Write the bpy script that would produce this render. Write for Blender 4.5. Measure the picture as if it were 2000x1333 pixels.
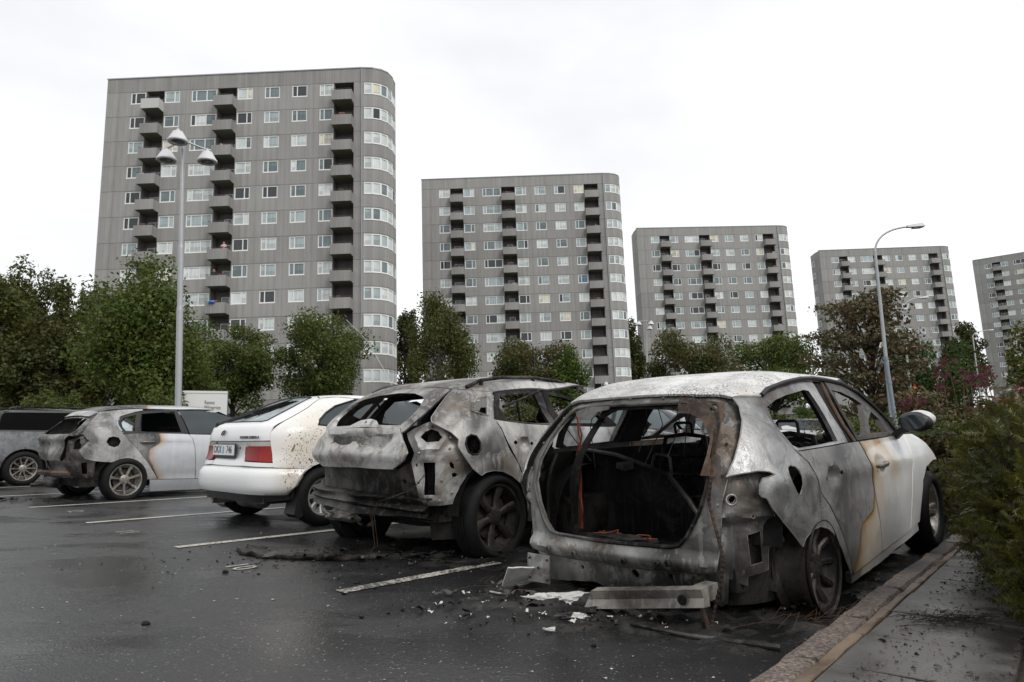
import bpy, bmesh, math, random
import numpy as np
from mathutils import Vector, Matrix, noise
from mathutils.geometry import delaunay_2d_cdt
for o in list(bpy.data.objects): bpy.data.objects.remove(o)
SC=bpy.context.scene; COL=SC.collection; R=math.radians; PI=math.pi
# ------------------------------------------------------------ camera, sky, sun, exposure
EYE=0.88
cd=bpy.data.cameras.new('camera'); cam=bpy.data.objects.new('camera',cd); COL.objects.link(cam)
cam.location=(0,0,EYE); cam.rotation_euler=(PI/2+0.143,0,0); cd.sensor_width=36; cd.lens=24.0; cd.clip_start=.05; cd.clip_end=2000
SC.camera=cam
wd=bpy.data.worlds.new('World'); SC.world=wd; wd.use_nodes=True
wn=wd.node_tree.nodes; wl=wd.node_tree.links; bg=wn['Background']
sky=wn.new('ShaderNodeTexSky'); sky.sky_type='NISHITA'; sky.sun_disc=False; sky.sun_elevation=R(52); sky.sun_rotation=R(140)
wc=wn.new('ShaderNodeTexCoord'); wm=wn.new('ShaderNodeMapping'); wm.inputs['Scale'].default_value=(1,1,2.2)
wnz=wn.new('ShaderNodeTexNoise'); wnz.inputs['Scale'].default_value=1.6; wnz.inputs['Detail'].default_value=5
wr=wn.new('ShaderNodeValToRGB'); wr.color_ramp.elements[0].position=.40; wr.color_ramp.elements[0].color=(9.0,9.2,9.4,1)
wr.color_ramp.elements[1].position=.66; wr.color_ramp.elements[1].color=(11.8,11.85,11.9,1)
wx=wn.new('ShaderNodeMix'); wx.data_type='RGBA'; wx.inputs[0].default_value=.93
wl.new(wc.outputs['Generated'],wm.inputs[0]); wl.new(wm.outputs[0],wnz.inputs['Vector']); wl.new(wnz.outputs[0],wr.inputs[0])
wl.new(sky.outputs[0],wx.inputs[6]); wl.new(wr.outputs[0],wx.inputs[7]); wl.new(wx.outputs[2],bg.inputs[0]); bg.inputs[1].default_value=.094
sd=bpy.data.lights.new('sun','SUN'); sd.energy=1.4; sd.angle=R(25); sd.color=(1,.97,.93)
sun=bpy.data.objects.new('sun',sd); COL.objects.link(sun); sun.rotation_euler=(R(42),0,R(42)); sun.location=(0,0,60)
SC.view_settings.view_transform='Standard'; SC.view_settings.look='None'; SC.view_settings.exposure=.10; SC.view_settings.gamma=1
# ------------------------------------------------------------ helpers
def smooth(me,ang=40):
    me.shade_smooth()
    try: me.set_sharp_from_angle(angle=R(ang))
    except Exception: pass
def link(name,me,mat=None,parent=None,loc=None):
    o=bpy.data.objects.new(name,me); COL.objects.link(o)
    if mat is not None and me is not None and len(me.materials)==0: me.materials.append(mat)
    if parent is not None: o.parent=parent
    if loc is not None: o.location=loc
    return o
def tag(o,label=None,cat=None,group=None,kind=None):
    if label: o['label']=label
    if cat: o['category']=cat
    if group: o['group']=group
    if kind: o['kind']=kind
    return o
def thing(name,label,cat,loc=(0,0,0),rz=0,group=None,mw=None):
    o=bpy.data.objects.new(name,None); COL.objects.link(o); o.empty_display_size=.2
    if mw is not None: o.matrix_world=mw
    else: o.location=loc; o.rotation_euler=(0,0,rz)
    return tag(o,label,cat,group)
class MB:
    def __init__(s): s.v=[]; s.f=[]
    def add(s,vs,fs):
        b=len(s.v); s.v+=[tuple(p) for p in vs]; s.f+=[tuple(i+b for i in q) for q in fs]; return s
    def box(s,x0,x1,y0,y1,z0,z1,M=None):
        vs=[(x,y,z) for z in (z0,z1) for y in (y0,y1) for x in (x0,x1)]
        if M is not None: vs=[M@Vector(p) for p in vs]
        return s.add(vs,[(0,2,3,1),(4,5,7,6),(0,1,5,4),(2,6,7,3),(0,4,6,2),(1,3,7,5)])
    def quad(s,a,b,c,d): return s.add([a,b,c,d],[(0,1,2,3)])
    def tube(s,pts,r,n=8,cap=True):
        pts=[Vector(p) for p in pts]; rs=r if isinstance(r,(list,tuple)) else [r]*len(pts); vs=[]; fs=[]
        prev=None
        for i,p in enumerate(pts):
            d=(pts[min(i+1,len(pts)-1)]-pts[max(i-1,0)])
            d=d.normalized() if d.length>1e-9 else Vector((0,0,1))
            if prev is None: a=d.orthogonal().normalized()
            else:
                a=prev-d*prev.dot(d); a=a.normalized() if a.length>1e-6 else d.orthogonal().normalized()
            prev=a; b=d.cross(a)
            for k in range(n):
                t=2*PI*k/n; vs.append(p+(a*math.cos(t)+b*math.sin(t))*rs[i])
        for i in range(len(pts)-1):
            for k in range(n):
                k2=(k+1)%n; fs.append((i*n+k,i*n+k2,(i+1)*n+k2,(i+1)*n+k))
        if cap: fs.append(tuple(range(n))[::-1]); fs.append(tuple((len(pts)-1)*n+k for k in range(n)))
        return s.add(vs,fs)
    def lathe(s,prof,n=32,M=None,arc=2*PI):
        full=abs(arc-2*PI)<1e-6; m=n if full else n+1; vs=[]; fs=[]
        for r,z in prof:
            for k in range(m):
                t=arc*k/n; p=Vector((r*math.cos(t),r*math.sin(t),z)); vs.append(M@p if M is not None else p)
        for i in range(len(prof)-1):
            for k in range(n):
                k2=(k+1)%m; fs.append((i*m+k,i*m+k2,(i+1)*m+k2,(i+1)*m+k))
        return s.add(vs,fs)
    def prism(s,poly,y0,y1,ax='y',M=None):
        n=len(poly)
        def P(a,b,t): return {'y':(a,t,b),'x':(t,a,b),'z':(a,b,t)}[ax]
        vs=[P(a,b,y0) for a,b in poly]+[P(a,b,y1) for a,b in poly]
        if M is not None: vs=[M@Vector(p) for p in vs]
        return s.add(vs,[tuple(range(n)),tuple(range(2*n-1,n-1,-1))]+[(i,i+n,(i+1)%n+n,(i+1)%n) for i in range(n)])
    def mesh(s,name='m',sm=None,fix=True):
        me=bpy.data.meshes.new(name); me.from_pydata([tuple(p) for p in s.v],[],s.f)
        if fix:
            bm=bmesh.new(); bm.from_mesh(me); bmesh.ops.recalc_face_normals(bm,faces=bm.faces); bm.to_mesh(me); bm.free()
        if sm: smooth(me,sm)
        return me
    def build(s,name,mat,parent=None,sm=None,loc=None): return link(name,s.mesh(name,sm),mat,parent,loc)
def npmesh(name,V,F):
    """fast mesh from numpy verts (n,3) and faces (m,k)"""
    me=bpy.data.meshes.new(name); V=np.asarray(V,np.float32); F=np.asarray(F,np.int32); m,k=F.shape
    me.vertices.add(len(V)); me.vertices.foreach_set('co',V.ravel())
    me.loops.add(m*k); me.loops.foreach_set('vertex_index',F.ravel())
    me.polygons.add(m); me.polygons.foreach_set('loop_start',np.arange(0,m*k,k,dtype=np.int32))
    me.update(calc_edges=True); return me
# ------------------------------------------------------------ materials
class NT:
    def __init__(s,name):
        s.m=bpy.data.materials.new(name); s.m.use_nodes=True; s.t=s.m.node_tree; s.b=s.t.nodes['Principled BSDF']; s._tc=None
    def n(s,typ,**kw):
        nd=s.t.nodes.new('ShaderNode'+typ)
        for k,v in kw.items():
            if k in nd.inputs: s.put(nd.inputs[k],v)
            else: setattr(nd,k,v)
        return nd
    def put(s,sock,v):
        if hasattr(v,'links') or isinstance(v,bpy.types.NodeSocket): s.t.links.new(v,sock)
        elif isinstance(v,(tuple,list)): sock.default_value=tuple(v)+(1,) if len(v)==3 and sock.type=='RGBA' else v
        else: sock.default_value=v
    def co(s,scale=(1,1,1),kind='Object',loc=(0,0,0),rot=(0,0,0)):
        if s._tc is None: s._tc=s.n('TexCoord')
        mp=s.n('Mapping'); mp.inputs['Scale'].default_value=scale; mp.inputs['Location'].default_value=loc; mp.inputs['Rotation'].default_value=rot
        s.t.links.new(s._tc.outputs[kind],mp.inputs[0]); return mp.outputs[0]
    def noise(s,scale,vec,detail=4,rough=.55,dist=0):
        nd=s.n('TexNoise',Scale=scale,Detail=detail,Roughness=rough,Distortion=dist,Vector=vec); return nd.outputs[0]
    def ramp(s,fac,els):
        r=s.n('ValToRGB'); e=r.color_ramp.elements
        while len(e)<len(els): e.new(.5)
        for i,(p,c) in enumerate(els):
            e[i].position=p; e[i].color=(c,c,c,1) if not isinstance(c,(tuple,list)) else tuple(c)+(1,)
        s.put(r.inputs[0],fac); return r.outputs[0]
    def mix(s,f,a,b,mode='MIX'):
        x=s.n('Mix',data_type='RGBA',blend_type=mode); s.put(x.inputs[0],f); s.put(x.inputs[6],a); s.put(x.inputs[7],b); return x.outputs[2]
    def math(s,op,a,b=0,c=None):
        x=s.n('Math',operation=op); s.put(x.inputs[0],a); s.put(x.inputs[1],b)
        if c is not None: s.put(x.inputs[2],c)
        return x.outputs[0]
    def bump(s,h,strength=.3,dist=.01):
        b=s.n('Bump',Strength=strength,Distance=dist,Height=h); s.t.links.new(b.outputs[0],s.b.inputs['Normal']); return b
    def set(s,**kw):
        names=dict(color='Base Color',rough='Roughness',metal='Metallic',spec='Specular IOR Level',coat='Coat Weight',coatr='Coat Roughness',alpha='Alpha',trans='Transmission Weight',ior='IOR')
        for k,v in kw.items(): s.put(s.b.inputs[names[k]],v)
        return s.m
def plain(name,c,rough=.6,metal=0,spec=.5,var=.12,vs=6,bump=0,coat=0):
    t=NT(name); nz=t.noise(vs,t.co(),5)
    t.set(color=t.mix(nz,tuple(x*(1-var) for x in c),tuple(min(1,x*(1+var)) for x in c)),rough=rough,metal=metal,spec=spec,coat=coat)
    if bump: t.bump(t.noise(vs*6,t.co(),4),bump,.01)
    return t.m
def glassy(name,c,rough=.04,alpha=1,spec=.6):
    t=NT(name); nz=t.noise(3,t.co(),3); t.set(color=t.mix(nz,tuple(x*.8 for x in c),c),rough=rough,spec=spec,alpha=alpha); return t.m
def burnt_color(t,light,mid,dark,rust,rustamt=.5,sc=1.0,lo=.36,md=.49,hi=.62,seed=0):
    n1=t.noise(1.5*sc,t.co(loc=(seed,seed*.7,0)),3,.5,.4); n2=t.noise(14*sc,t.co(loc=(seed+3,0,0)),6,.65)
    col=t.ramp(n1,[(lo,dark),(md,mid),(hi,light)])
    p1=t.ramp(t.noise(3.0*sc,t.co(loc=(seed+1,2,0)),11,.7,1.6),[(.535,0),(.56,1)]); col=t.mix(t.math('MULTIPLY',p1,.26),col,tuple(min(1,x*1.12) for x in light))
    p2=t.ramp(t.noise(4.3*sc,t.co(loc=(seed+5,7,3)),11,.7,1.2),[(.40,1),(.435,0)]); col=t.mix(t.math('MULTIPLY',p2,.40),col,dark)
    st=t.ramp(t.noise(1.0,t.co(scale=(24*sc,24*sc,1.4*sc),loc=(seed,0,0)),6,.6,.3),[(.56,0),(.62,1)]); col=t.mix(t.math('MULTIPLY',st,.28),col,light)
    st2=t.ramp(t.noise(1.0,t.co(scale=(17*sc,17*sc,1.0*sc),loc=(seed+8,0,0)),6,.6,.3),[(.37,1),(.43,0)]); col=t.mix(t.math('MULTIPLY',st2,.30),col,dark)
    rm=t.ramp(t.noise(1.9*sc,t.co(loc=(seed+9,4,2)),10,.66,1.2),[(.535,0),(.585,1)])
    rc=t.mix(n2,tuple(c*.5 for c in rust),rust)
    col=t.mix(t.math('MULTIPLY',rm,t.math('MULTIPLY',rustamt,n2)),col,rc)
    col=t.mix(.5,col,t.ramp(n2,[(.32,.62),(.6,1)]),'MULTIPLY')
    f=t.math('ADD',t.math('MULTIPLY',n1,.5),t.math('ADD',t.math('MULTIPLY',p1,.25),t.math('MULTIPLY',n2,.3)))
    return col,f,n2
def burnt(name,light=(.46,.45,.43),mid=(.2,.195,.185),dark=(.045,.043,.042),rust=(.17,.095,.05),rustamt=.6,sc=1.0,rough=.62,metal=.25,seed=0,lo=.36,md=.49,hi=.62,bump=.35,spec=.25):
    t=NT(name); col,f,n2=burnt_color(t,light,mid,dark,rust,rustamt,sc,lo,md,hi,seed)
    t.set(color=col,rough=t.ramp(n2,[(.3,rough-.12),(.7,rough+.2)]),metal=metal,spec=spec)
    h=t.math('ADD',t.math('MULTIPLY',f,1.0),t.math('MULTIPLY',t.noise(70,t.co(),4),.5)); t.bump(h,bump,.008); return t.m
M={}
M['char']=burnt('charred interior',(.040,.038,.036),(.014,.0135,.013),(.005,.005,.005),(.03,.018,.011),.35,1.6,.7,.0,1,bump=.8,spec=.06)
M['char_metal']=burnt('sooty metal',(.12,.115,.11),(.042,.039,.037),(.012,.0115,.011),(.06,.036,.022),.6,1.3,.5,.3,2,.42,.5,.6,spec=.15)
M['rust']=burnt('rusted steel',(.16,.118,.092),(.12,.078,.056),(.035,.024,.018),(.15,.07,.034),.7,1.8,.7,.15,3,.4,.5,.62)
M['conduit']=burnt('brown conduit',(.09,.06,.042),(.05,.032,.023),(.016,.011,.009),(.09,.04,.02),.5,2.5,.6,.1,9)
M['ash']=burnt('ash pale panel',(.56,.55,.525),(.36,.35,.335),(.11,.105,.10),(.17,.118,.078),1.0,1.0,.46,.35,4,.36,.46,.62)
M['ash_clean']=burnt('grey white ash panel',(.52,.515,.50),(.33,.325,.315),(.12,.117,.113),(.17,.13,.10),.3,1.0,.5,.15,14,.36,.47,.62)
M['void']=plain('black void',(.004,.004,.004),.9,0,.05)
M['ash_dark']=burnt('scorched grey panel',(.46,.46,.455),(.25,.248,.245),(.10,.098,.096),(.14,.09,.06),.8,.8,.36,.6,5,.34,.47,.62)
M['ash_mid']=burnt('scorched rear panel',(.46,.45,.43),(.17,.165,.156),(.045,.043,.04),(.14,.09,.055),1.0,1.1,.38,.55,6,.38,.50,.64)
def roofmat():
    t=NT('bleached burnt roof'); col,f,n2=burnt_color(t,(.74,.73,.71),(.62,.61,.59),(.34,.33,.32),(.42,.3,.2),.35,.8,.30,.42,.55,8)
    v=t.n('TexVoronoi',Scale=34,Vector=t.co(),Randomness=1); dots=t.ramp(v.outputs[0],[(.10,0),(.17,1)])
    msk=t.ramp(t.noise(3.2,t.co(loc=(2,1,0)),4),[(.42,0),(.55,1)])
    n5=t.ramp(t.noise(85,t.co(),3),[(.44,.1),(.52,1)])
    col=t.mix(msk,t.mix(1,col,dots,'MULTIPLY'),t.mix(1,col,t.mix(.75,(1,1,1),n5),'MULTIPLY'))
    t.set(color=col,rough=.5,metal=.1); t.bump(f,.2,.006); return t.m
M['roof']=roofmat()
def paintburn(name,paint,metal,rough,burnmat,stain=(.36,.22,.06),edge=(.10,.055,.03),width=.10,wob=.10,coat=.5):
    """paint that survives where attribute burn<0; scorched metal where burn>0; brown scorch rim between"""
    t=NT(name); col,f,n2=burnt_color(t,*burnmat)
    at=t.n('Attribute',attribute_name='burn').outputs['Fac']
    w=t.math('SUBTRACT',t.noise(7,t.co(),5,.6),.5); at2=t.math('ADD',at,t.math('MULTIPLY',w,wob))
    dirt=t.ramp(t.noise(1.0,t.co(scale=(14,14,1.6)),6,.6),[(.3,.88),(.7,1)])
    sp=t.ramp(t.noise(120,t.co(),2),[(.28,.5),(.36,1)])
    pc=t.mix(1,t.mix(1,paint,dirt,'MULTIPLY'),sp,'MULTIPLY')
    st=t.n('MapRange',Value=at2); st.inputs[1].default_value=-width*2.6; st.inputs[2].default_value=-.005
    ed=t.n('MapRange',Value=at2); ed.inputs[1].default_value=-width*.8; ed.inputs[2].default_value=0
    bn=t.n('MapRange',Value=at2); bn.inputs[1].default_value=-.004; bn.inputs[2].default_value=.006
    stf=t.math('MULTIPLY',t.math('POWER',st.outputs[0],1.6),t.ramp(t.noise(4,t.co(loc=(5,0,0)),4),[(.25,.45),(.6,1)]))
    c=t.mix(stf,pc,stain); c=t.mix(t.math('POWER',ed.outputs[0],3.0),c,edge); c=t.mix(bn.outputs[0],c,col)
    t.set(color=c,rough=t.mix(bn.outputs[0],(rough,)*3,(.55,)*3),metal=t.mix(bn.outputs[0],(metal,)*3,(.25,)*3),coat=t.math('MULTIPLY',t.math('SUBTRACT',1,bn.outputs[0]),coat),coatr=.15)
    t.bump(f,.15,.005); return t.m
G_BURN=((.36,.355,.35),(.19,.187,.184),(.085,.083,.082),(.14,.09,.05),.4,.8,.34,.48,.66,7)
M['peu_paint']=paintburn('white paint scorched at the rear',(.82,.82,.81),0,.28,G_BURN,(.44,.25,.035),(.13,.068,.022),.16)
M['bmw_paint']=paintburn('silver paint scorched at the rear',(.60,.61,.63),.35,.30,((.30,.30,.295),(.12,.118,.115),(.04,.04,.04),(.12,.07,.04),.3,1.0,.36,.5,.66,11),(.42,.24,.09),(.09,.045,.02),.07,.06)
M['wag_paint']=paintburn('grey paint scorched',(.42,.44,.47),.7,.3,((.26,.265,.275),(.12,.123,.13),(.04,.04,.042),(.16,.08,.03),.3,1.0,.36,.5,.66,13),(.55,.30,.10),(.07,.04,.02),.07,.05)
def corpaint():
    t=NT('white paint with soot spatter'); at=t.n('Attribute',attribute_name='burn').outputs['Fac']
    n=t.noise(62,t.co(),4,.6); n2=t.noise(20,t.co(scale=(1,1,.6),loc=(3,2,1)),3,.5); n3=t.noise(4,t.co(),5,.6)
    a=t.math('MULTIPLY',t.math('MINIMUM',t.math('MAXIMUM',at,0),1),1.0)
    spots=t.math('GREATER_THAN',t.math('ADD',t.math('MULTIPLY',n,.75),t.math('MULTIPLY',a,.125)),.565)
    big=t.math('GREATER_THAN',t.math('ADD',n2,t.math('MULTIPLY',a,.155)),.815)
    c=t.mix(t.math('MULTIPLY',a,t.ramp(n3,[(.3,.4),(.6,1)])),(.80,.80,.795),(.70,.64,.55))
    c=t.mix(t.math('MULTIPLY',t.math('MAXIMUM',spots,big),.85),c,(.07,.055,.045))
    t.set(color=c,rough=.35,coat=.25,coatr=.12); t.bump(n3,.04,.005); return t.m
M['cor_paint']=corpaint()
def tyremat():
    t=NT('tyre rubber'); n=t.noise(14,t.co(),5); t.set(color=t.mix(n,(.006,.006,.006),(.018,.0175,.017)),rough=t.ramp(n,[(.3,.5),(.7,.85)]),spec=.14); t.bump(t.noise(60,t.co(),4),.5,.004); return t.m
M['tyre']=tyremat()
M['rim_dark']=burnt('burnt alloy',(.085,.075,.07),(.028,.026,.025),(.010,.0095,.009),(.045,.024,.015),.5,2.0,.45,.5,21)
M['rim']=burnt('dirty alloy rim',(.50,.48,.45),(.24,.225,.20),(.05,.047,.042),(.25,.16,.07),.45,2.5,.35,.7,22,.26,.40,.58)
M['rim_silver']=plain('silver wheel',(.55,.55,.55),.3,.7)
M['black']=plain('black plastic',(.018,.018,.019),.45,0,.4,.3)
M['rubber']=plain('black rubber seal',(.012,.012,.012),.6)
M['glass_dark']=glassy('dark tinted car glass',(.035,.045,.05))
M['glass_pale']=glassy('pale reflecting car glass',(.10,.13,.135))
M['glass_shatter']=None
def shatter():
    t=NT('crazed safety glass'); v=t.n('TexVoronoi',Scale=26,Vector=t.co(),feature='DISTANCE_TO_EDGE'); e=t.ramp(v.outputs[0],[(.0,1),(.05,0)])
    n=t.noise(5,t.co(),5); t.set(color=t.mix(t.math('MULTIPLY',e,.6),t.ramp(n,[(.35,(.26,.31,.32)),(.65,(.50,.56,.58))]),(.6,.66,.68)),rough=.12); t.bump(e,.3,.003); return t.m
M['glass_shatter']=shatter()
M['red_lamp']=plain('red tail lamp plastic',(.25,.005,.008),.25,0,.3,.35,14,0,.1)
M['amber_lamp']=plain('orange red lamp plastic',(.29,.016,.010),.25,0,.3,.3,14,0,.1)
M['clear_lamp']=plain('smoky clear lamp plastic',(.42,.38,.35),.12,0,.6,.35,10,0,.5)
M['copper']=plain('bare copper wire',(.19,.045,.026),.45,.4,.5,.5,30)
M['aluminium']=burnt('stained aluminium',(.36,.335,.30),(.20,.185,.165),(.06,.055,.05),(.12,.095,.07),.6,1.6,.42,.4,24,.34,.48,.62)
M['white_bit']=plain('white melted aluminium',(.58,.57,.545),.6,.1,.4,.3,20,.8)
M['chrome']=plain('dull chrome',(.55,.55,.56),.2,.9)
# ------------------------------------------------------------ level frame: the lot slopes against true level, buildings and posts stand plumb
PV,RV,PG=R(9.592),0.03486,0.143
def level(p):
    x,y,z=p
    zc=y*math.cos(PV)+z*math.sin(PV); yc=-y*math.sin(PV)+z*math.cos(PV)
    X=x*math.cos(RV)-yc*math.sin(RV); Y=x*math.sin(RV)+yc*math.cos(RV)
    return Vector((X,zc*math.cos(PG)-Y*math.sin(PG),EYE+zc*math.sin(PG)+Y*math.cos(PG)))
L0=level((0,0,0)); LX,LY,LZ=(level(e)-L0 for e in ((1,0,0),(0,1,0),(0,0,1)))
LEVEL=Matrix(((LX[0],LY[0],LZ[0],L0[0]),(LX[1],LY[1],LZ[1],L0[1]),(LX[2],LY[2],LZ[2],L0[2]),(0,0,0,1)))
LROT=LEVEL.to_3x3().to_4x4()
def plumb(loc,rz=0): return Matrix.Translation(loc)@LROT@Matrix.Rotation(rz,4,'Z')
# buildings: x, y, top joint height (level frame), yaw
BLD=[(-41.8,66.45,39.22,-.02),(-12.67,96.31,39.56,0.0),(24.21,123.63,40.05,.05),(69.0,146.94,41.28,0.0),(130.0,186,48.2,-.62)]
SH=2.75
bases=[level((x+13,y+6,z-12*SH-.9)) for x,y,z,_ in BLD[:4]]
Apl=np.array([[b.x,b.y,1] for b in bases]+[[0,18,1]]*2); bpl=np.array([b.z for b in bases]+[0,0])
PLN=np.linalg.lstsq(Apl,bpl,rcond=None)[0]
def ground_z(x,y):
    d=max(0.0,min(1.0,(y-17)/22.0)); d=d*d*(3-2*d)
    z=PLN[0]*x+PLN[1]*y+PLN[2]
    return max(z,-3)*d*.93 - .05*d
# ------------------------------------------------------------ ground materials
def asphalt():
    t=NT('wet asphalt'); c=t.co()
    big=t.noise(.35,t.co(loc=(3,1,0)),5,.6,.4); mid=t.noise(2.2,c,6,.65); fine=t.noise(95,c,3,.7)
    v=t.n('TexVoronoi',Scale=85,Vector=c); stone=t.ramp(v.outputs['Color'],[(.79,0),(.90,1)])
    st2=t.math('MULTIPLY',stone,t.ramp(v.outputs[0],[(.25,1),(.55,0)]))
    base=t.mix(big,(.019,.019,.0195),(.044,.044,.045)); base=t.mix(t.math('MULTIPLY',st2,.9),base,(.24,.235,.225))
    # soot laid down where the cars burnt
    sep=t.n('SeparateXYZ',Vector=c); 
    line=t.math('ADD',t.math('MULTIPLY',sep.outputs[0],.729),t.math('MULTIPLY',sep.outputs[1],.684))
    soot=t.n('MapRange',Value=t.math('ADD',line,t.math('MULTIPLY',t.math('SUBTRACT',mid,.5),1.6))); soot.inputs[1].default_value=1.9; soot.inputs[2].default_value=3.2
    lat=t.n('MapRange',Value=t.math('ADD',t.math('MULTIPLY',sep.outputs[0],.684),t.math('MULTIPLY',sep.outputs[1],-.729))); lat.inputs[1].default_value=-6.3; lat.inputs[2].default_value=-4.2
    sf=t.math('MULTIPLY',soot.outputs[0],lat.outputs[0])
    base=t.mix(t.math('MULTIPLY',sf,.85),base,(.007,.0065,.006))
    wet=t.ramp(t.noise(.8,t.co(scale=(1,1.6,1),loc=(7,2,0)),6,.62,.5),[(.40,0),(.58,1)])
    r=t.mix(wet,(.40,)*3,(.13,)*3); r=t.mix(t.math('MULTIPLY',fine,.22),r,(.7,)*3); r=t.mix(t.math('MULTIPLY',sf,.5),r,(.45,)*3)
    t.set(color=base,rough=r,spec=t.math('SUBTRACT',.5,t.math('MULTIPLY',sf,.38)))
    h=t.math('ADD',t.math('MULTIPLY',v.outputs[0],.6),t.math('ADD',fine,t.math('MULTIPLY',t.noise(30,c,3),1.1)))
    t.bump(h,t.math('ADD',t.math('MULTIPLY',t.math('SUBTRACT',1,wet),.40),.20),.005); return t.m
M['asphalt']=asphalt()
t=NT('grass and soil'); nn=t.noise(1.3,t.co(),6); t.set(color=t.ramp(nn,[(.35,(.022,.03,.012)),(.65,(.05,.075,.022))]),rough=.9); t.bump(t.noise(9,t.co(),5),.8,.05); M['grass']=t.m
t=NT('bark litter soil'); nn=t.noise(30,t.co(),6); t.set(color=t.ramp(nn,[(.35,(.008,.006,.005)),(.7,(.04,.03,.02))]),rough=.85); t.bump(nn,.9,.03); M['soil']=t.m
def granite():
    t=NT('red granite'); c=t.co(); n=t.noise(60,c,5,.7); v=t.n('TexVoronoi',Scale=90,Vector=c)
    col=t.ramp(n,[(.35,(.055,.045,.038)),(.5,(.17,.13,.108)),(.66,(.31,.25,.21))]); col=t.mix(.5,col,t.ramp(v.outputs['Color'],[(.2,.35),(.8,1)]),'MULTIPLY')
    soot=t.ramp(t.noise(1.7,t.co(loc=(1,0,0)),6,.6),[(.40,.2),(.6,1)]); col=t.mix(1,col,soot,'MULTIPLY')
    t.set(color=col,rough=.5); t.bump(n,.6,.006); return t.m
M['granite']=granite()
def slabmat(name,a,b,seed=0):
    t=NT(name); c=t.co(loc=(seed,0,0)); n=t.noise(2.2,c,7,.6,.5); f=t.noise(80,c,4,.7)
    col=t.ramp(n,[(.35,a),(.65,b)]); col=t.mix(.35,col,t.ramp(f,[(.3,.4),(.7,1)]),'MULTIPLY')
    t.set(color=col,rough=t.ramp(n,[(.4,.22),(.6,.5)]),spec=.5); t.bump(f,.25,.004); return t.m
M['slab']=slabmat('wet concrete slab',(.045,.042,.039),(.12,.114,.105)); M['sandstrip']=slabmat('sandy mortar strip',(.10,.07,.05),(.20,.145,.10),4)
def linemat(lo=.38,name='worn road paint'):
    t=NT(name); c=t.co(); n=t.noise(40,c,5,.7); n2=t.noise(3,c,5)
    t.set(color=t.mix(t.ramp(t.math('ADD',t.math('MULTIPLY',n,.7),t.math('MULTIPLY',n2,.3)),[(lo,0),(lo+.09,1)]),(.07,.068,.064),(.50,.47,.41)),rough=.45); t.bump(n,.3,.003); return t.m
M['line']=linemat(); M['line_sooty']=linemat(.46,'sooty worn road paint')
# ------------------------------------------------------------ ground sheet (one sheet out to the horizon)
xs=sorted(set([-900,-500,-300,-200]+list(range(-150,241,6))+[300,500,900])); ys=sorted(set([-300,-100,-40,-15]+list(range(-6,260,4))+[320,450,700,1200]))
V=[(x,y,ground_z(x,y)+(noise.noise(Vector((x*.06,y*.06,0)))*.5 if y>42 else 0)-.012) for y in ys for x in xs]; nx=len(xs)
F=[(j*nx+i,j*nx+i+1,(j+1)*nx+i+1,(j+1)*nx+i) for j in range(len(ys)-1) for i in range(nx-1)]
gm=npmesh('ground',V,F); gm.shade_smooth(); tag(link('ground',gm,M['grass']),kind='structure')
# parking lot: asphalt sheet, gently uneven, following the ground
xs=np.arange(-46,30.1,1.0); ys=np.arange(-8,30.1,1.0); nx=len(xs)
V=[(x,y,ground_z(x,y)+.004) for y in ys for x in xs]; F=[(j*nx+i,j*nx+i+1,(j+1)*nx+i+1,(j+1)*nx+i) for j in range(len(ys)-1) for i in range(nx-1)]
am=npmesh('asphalt_lot',V,F); am.shade_smooth(); lot=tag(link('parking_lot',am,M['asphalt']),kind='structure')
# stall lines and stall numbers (thin painted sheets)
LA=.817; LD=Vector((math.cos(LA),math.sin(LA),0)); LN=Vector((-LD.y,LD.x,0)); LO=Vector((-.994,4.116,0)); SPC=2.399
for k in range(0,6):
    a=LO+LN*SPC*k; w=.05; mb=MB(); n=24; ln=5.0 if k else 1.3; rr=random.Random(k)
    for i in range(n):
        p=a+LD*ln*i/n; q=a+LD*ln*(i+1)/n; z=Vector((0,0,.009))
        mb.quad(p-LN*w+z,q-LN*w+z,q+LN*w+z,p+LN*w+z)
    o=mb.build('parking_line',M['line'] if k else M['line_sooty'],lot)
def stall_no(txt,loc,size):
    cu=bpy.data.curves.new('stall_number','FONT'); cu.body=txt; cu.size=size; cu.resolution_u=3; tmp=bpy.data.objects.new('t',cu); COL.objects.link(tmp)
    dg=bpy.context.evaluated_depsgraph_get(); me=bpy.data.meshes.new_from_object(tmp.evaluated_get(dg)); bpy.data.objects.remove(tmp)
    o=link('stall_number',me,M['line'],lot); o.location=(loc[0],loc[1],.0095); o.rotation_euler=(0,0,LA-PI/2); return o
stall_no('10',(-2.02,4.92),.24); stall_no('11',(-3.80,6.70),.24); stall_no('12',(-5.5,8.6),.24)
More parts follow.
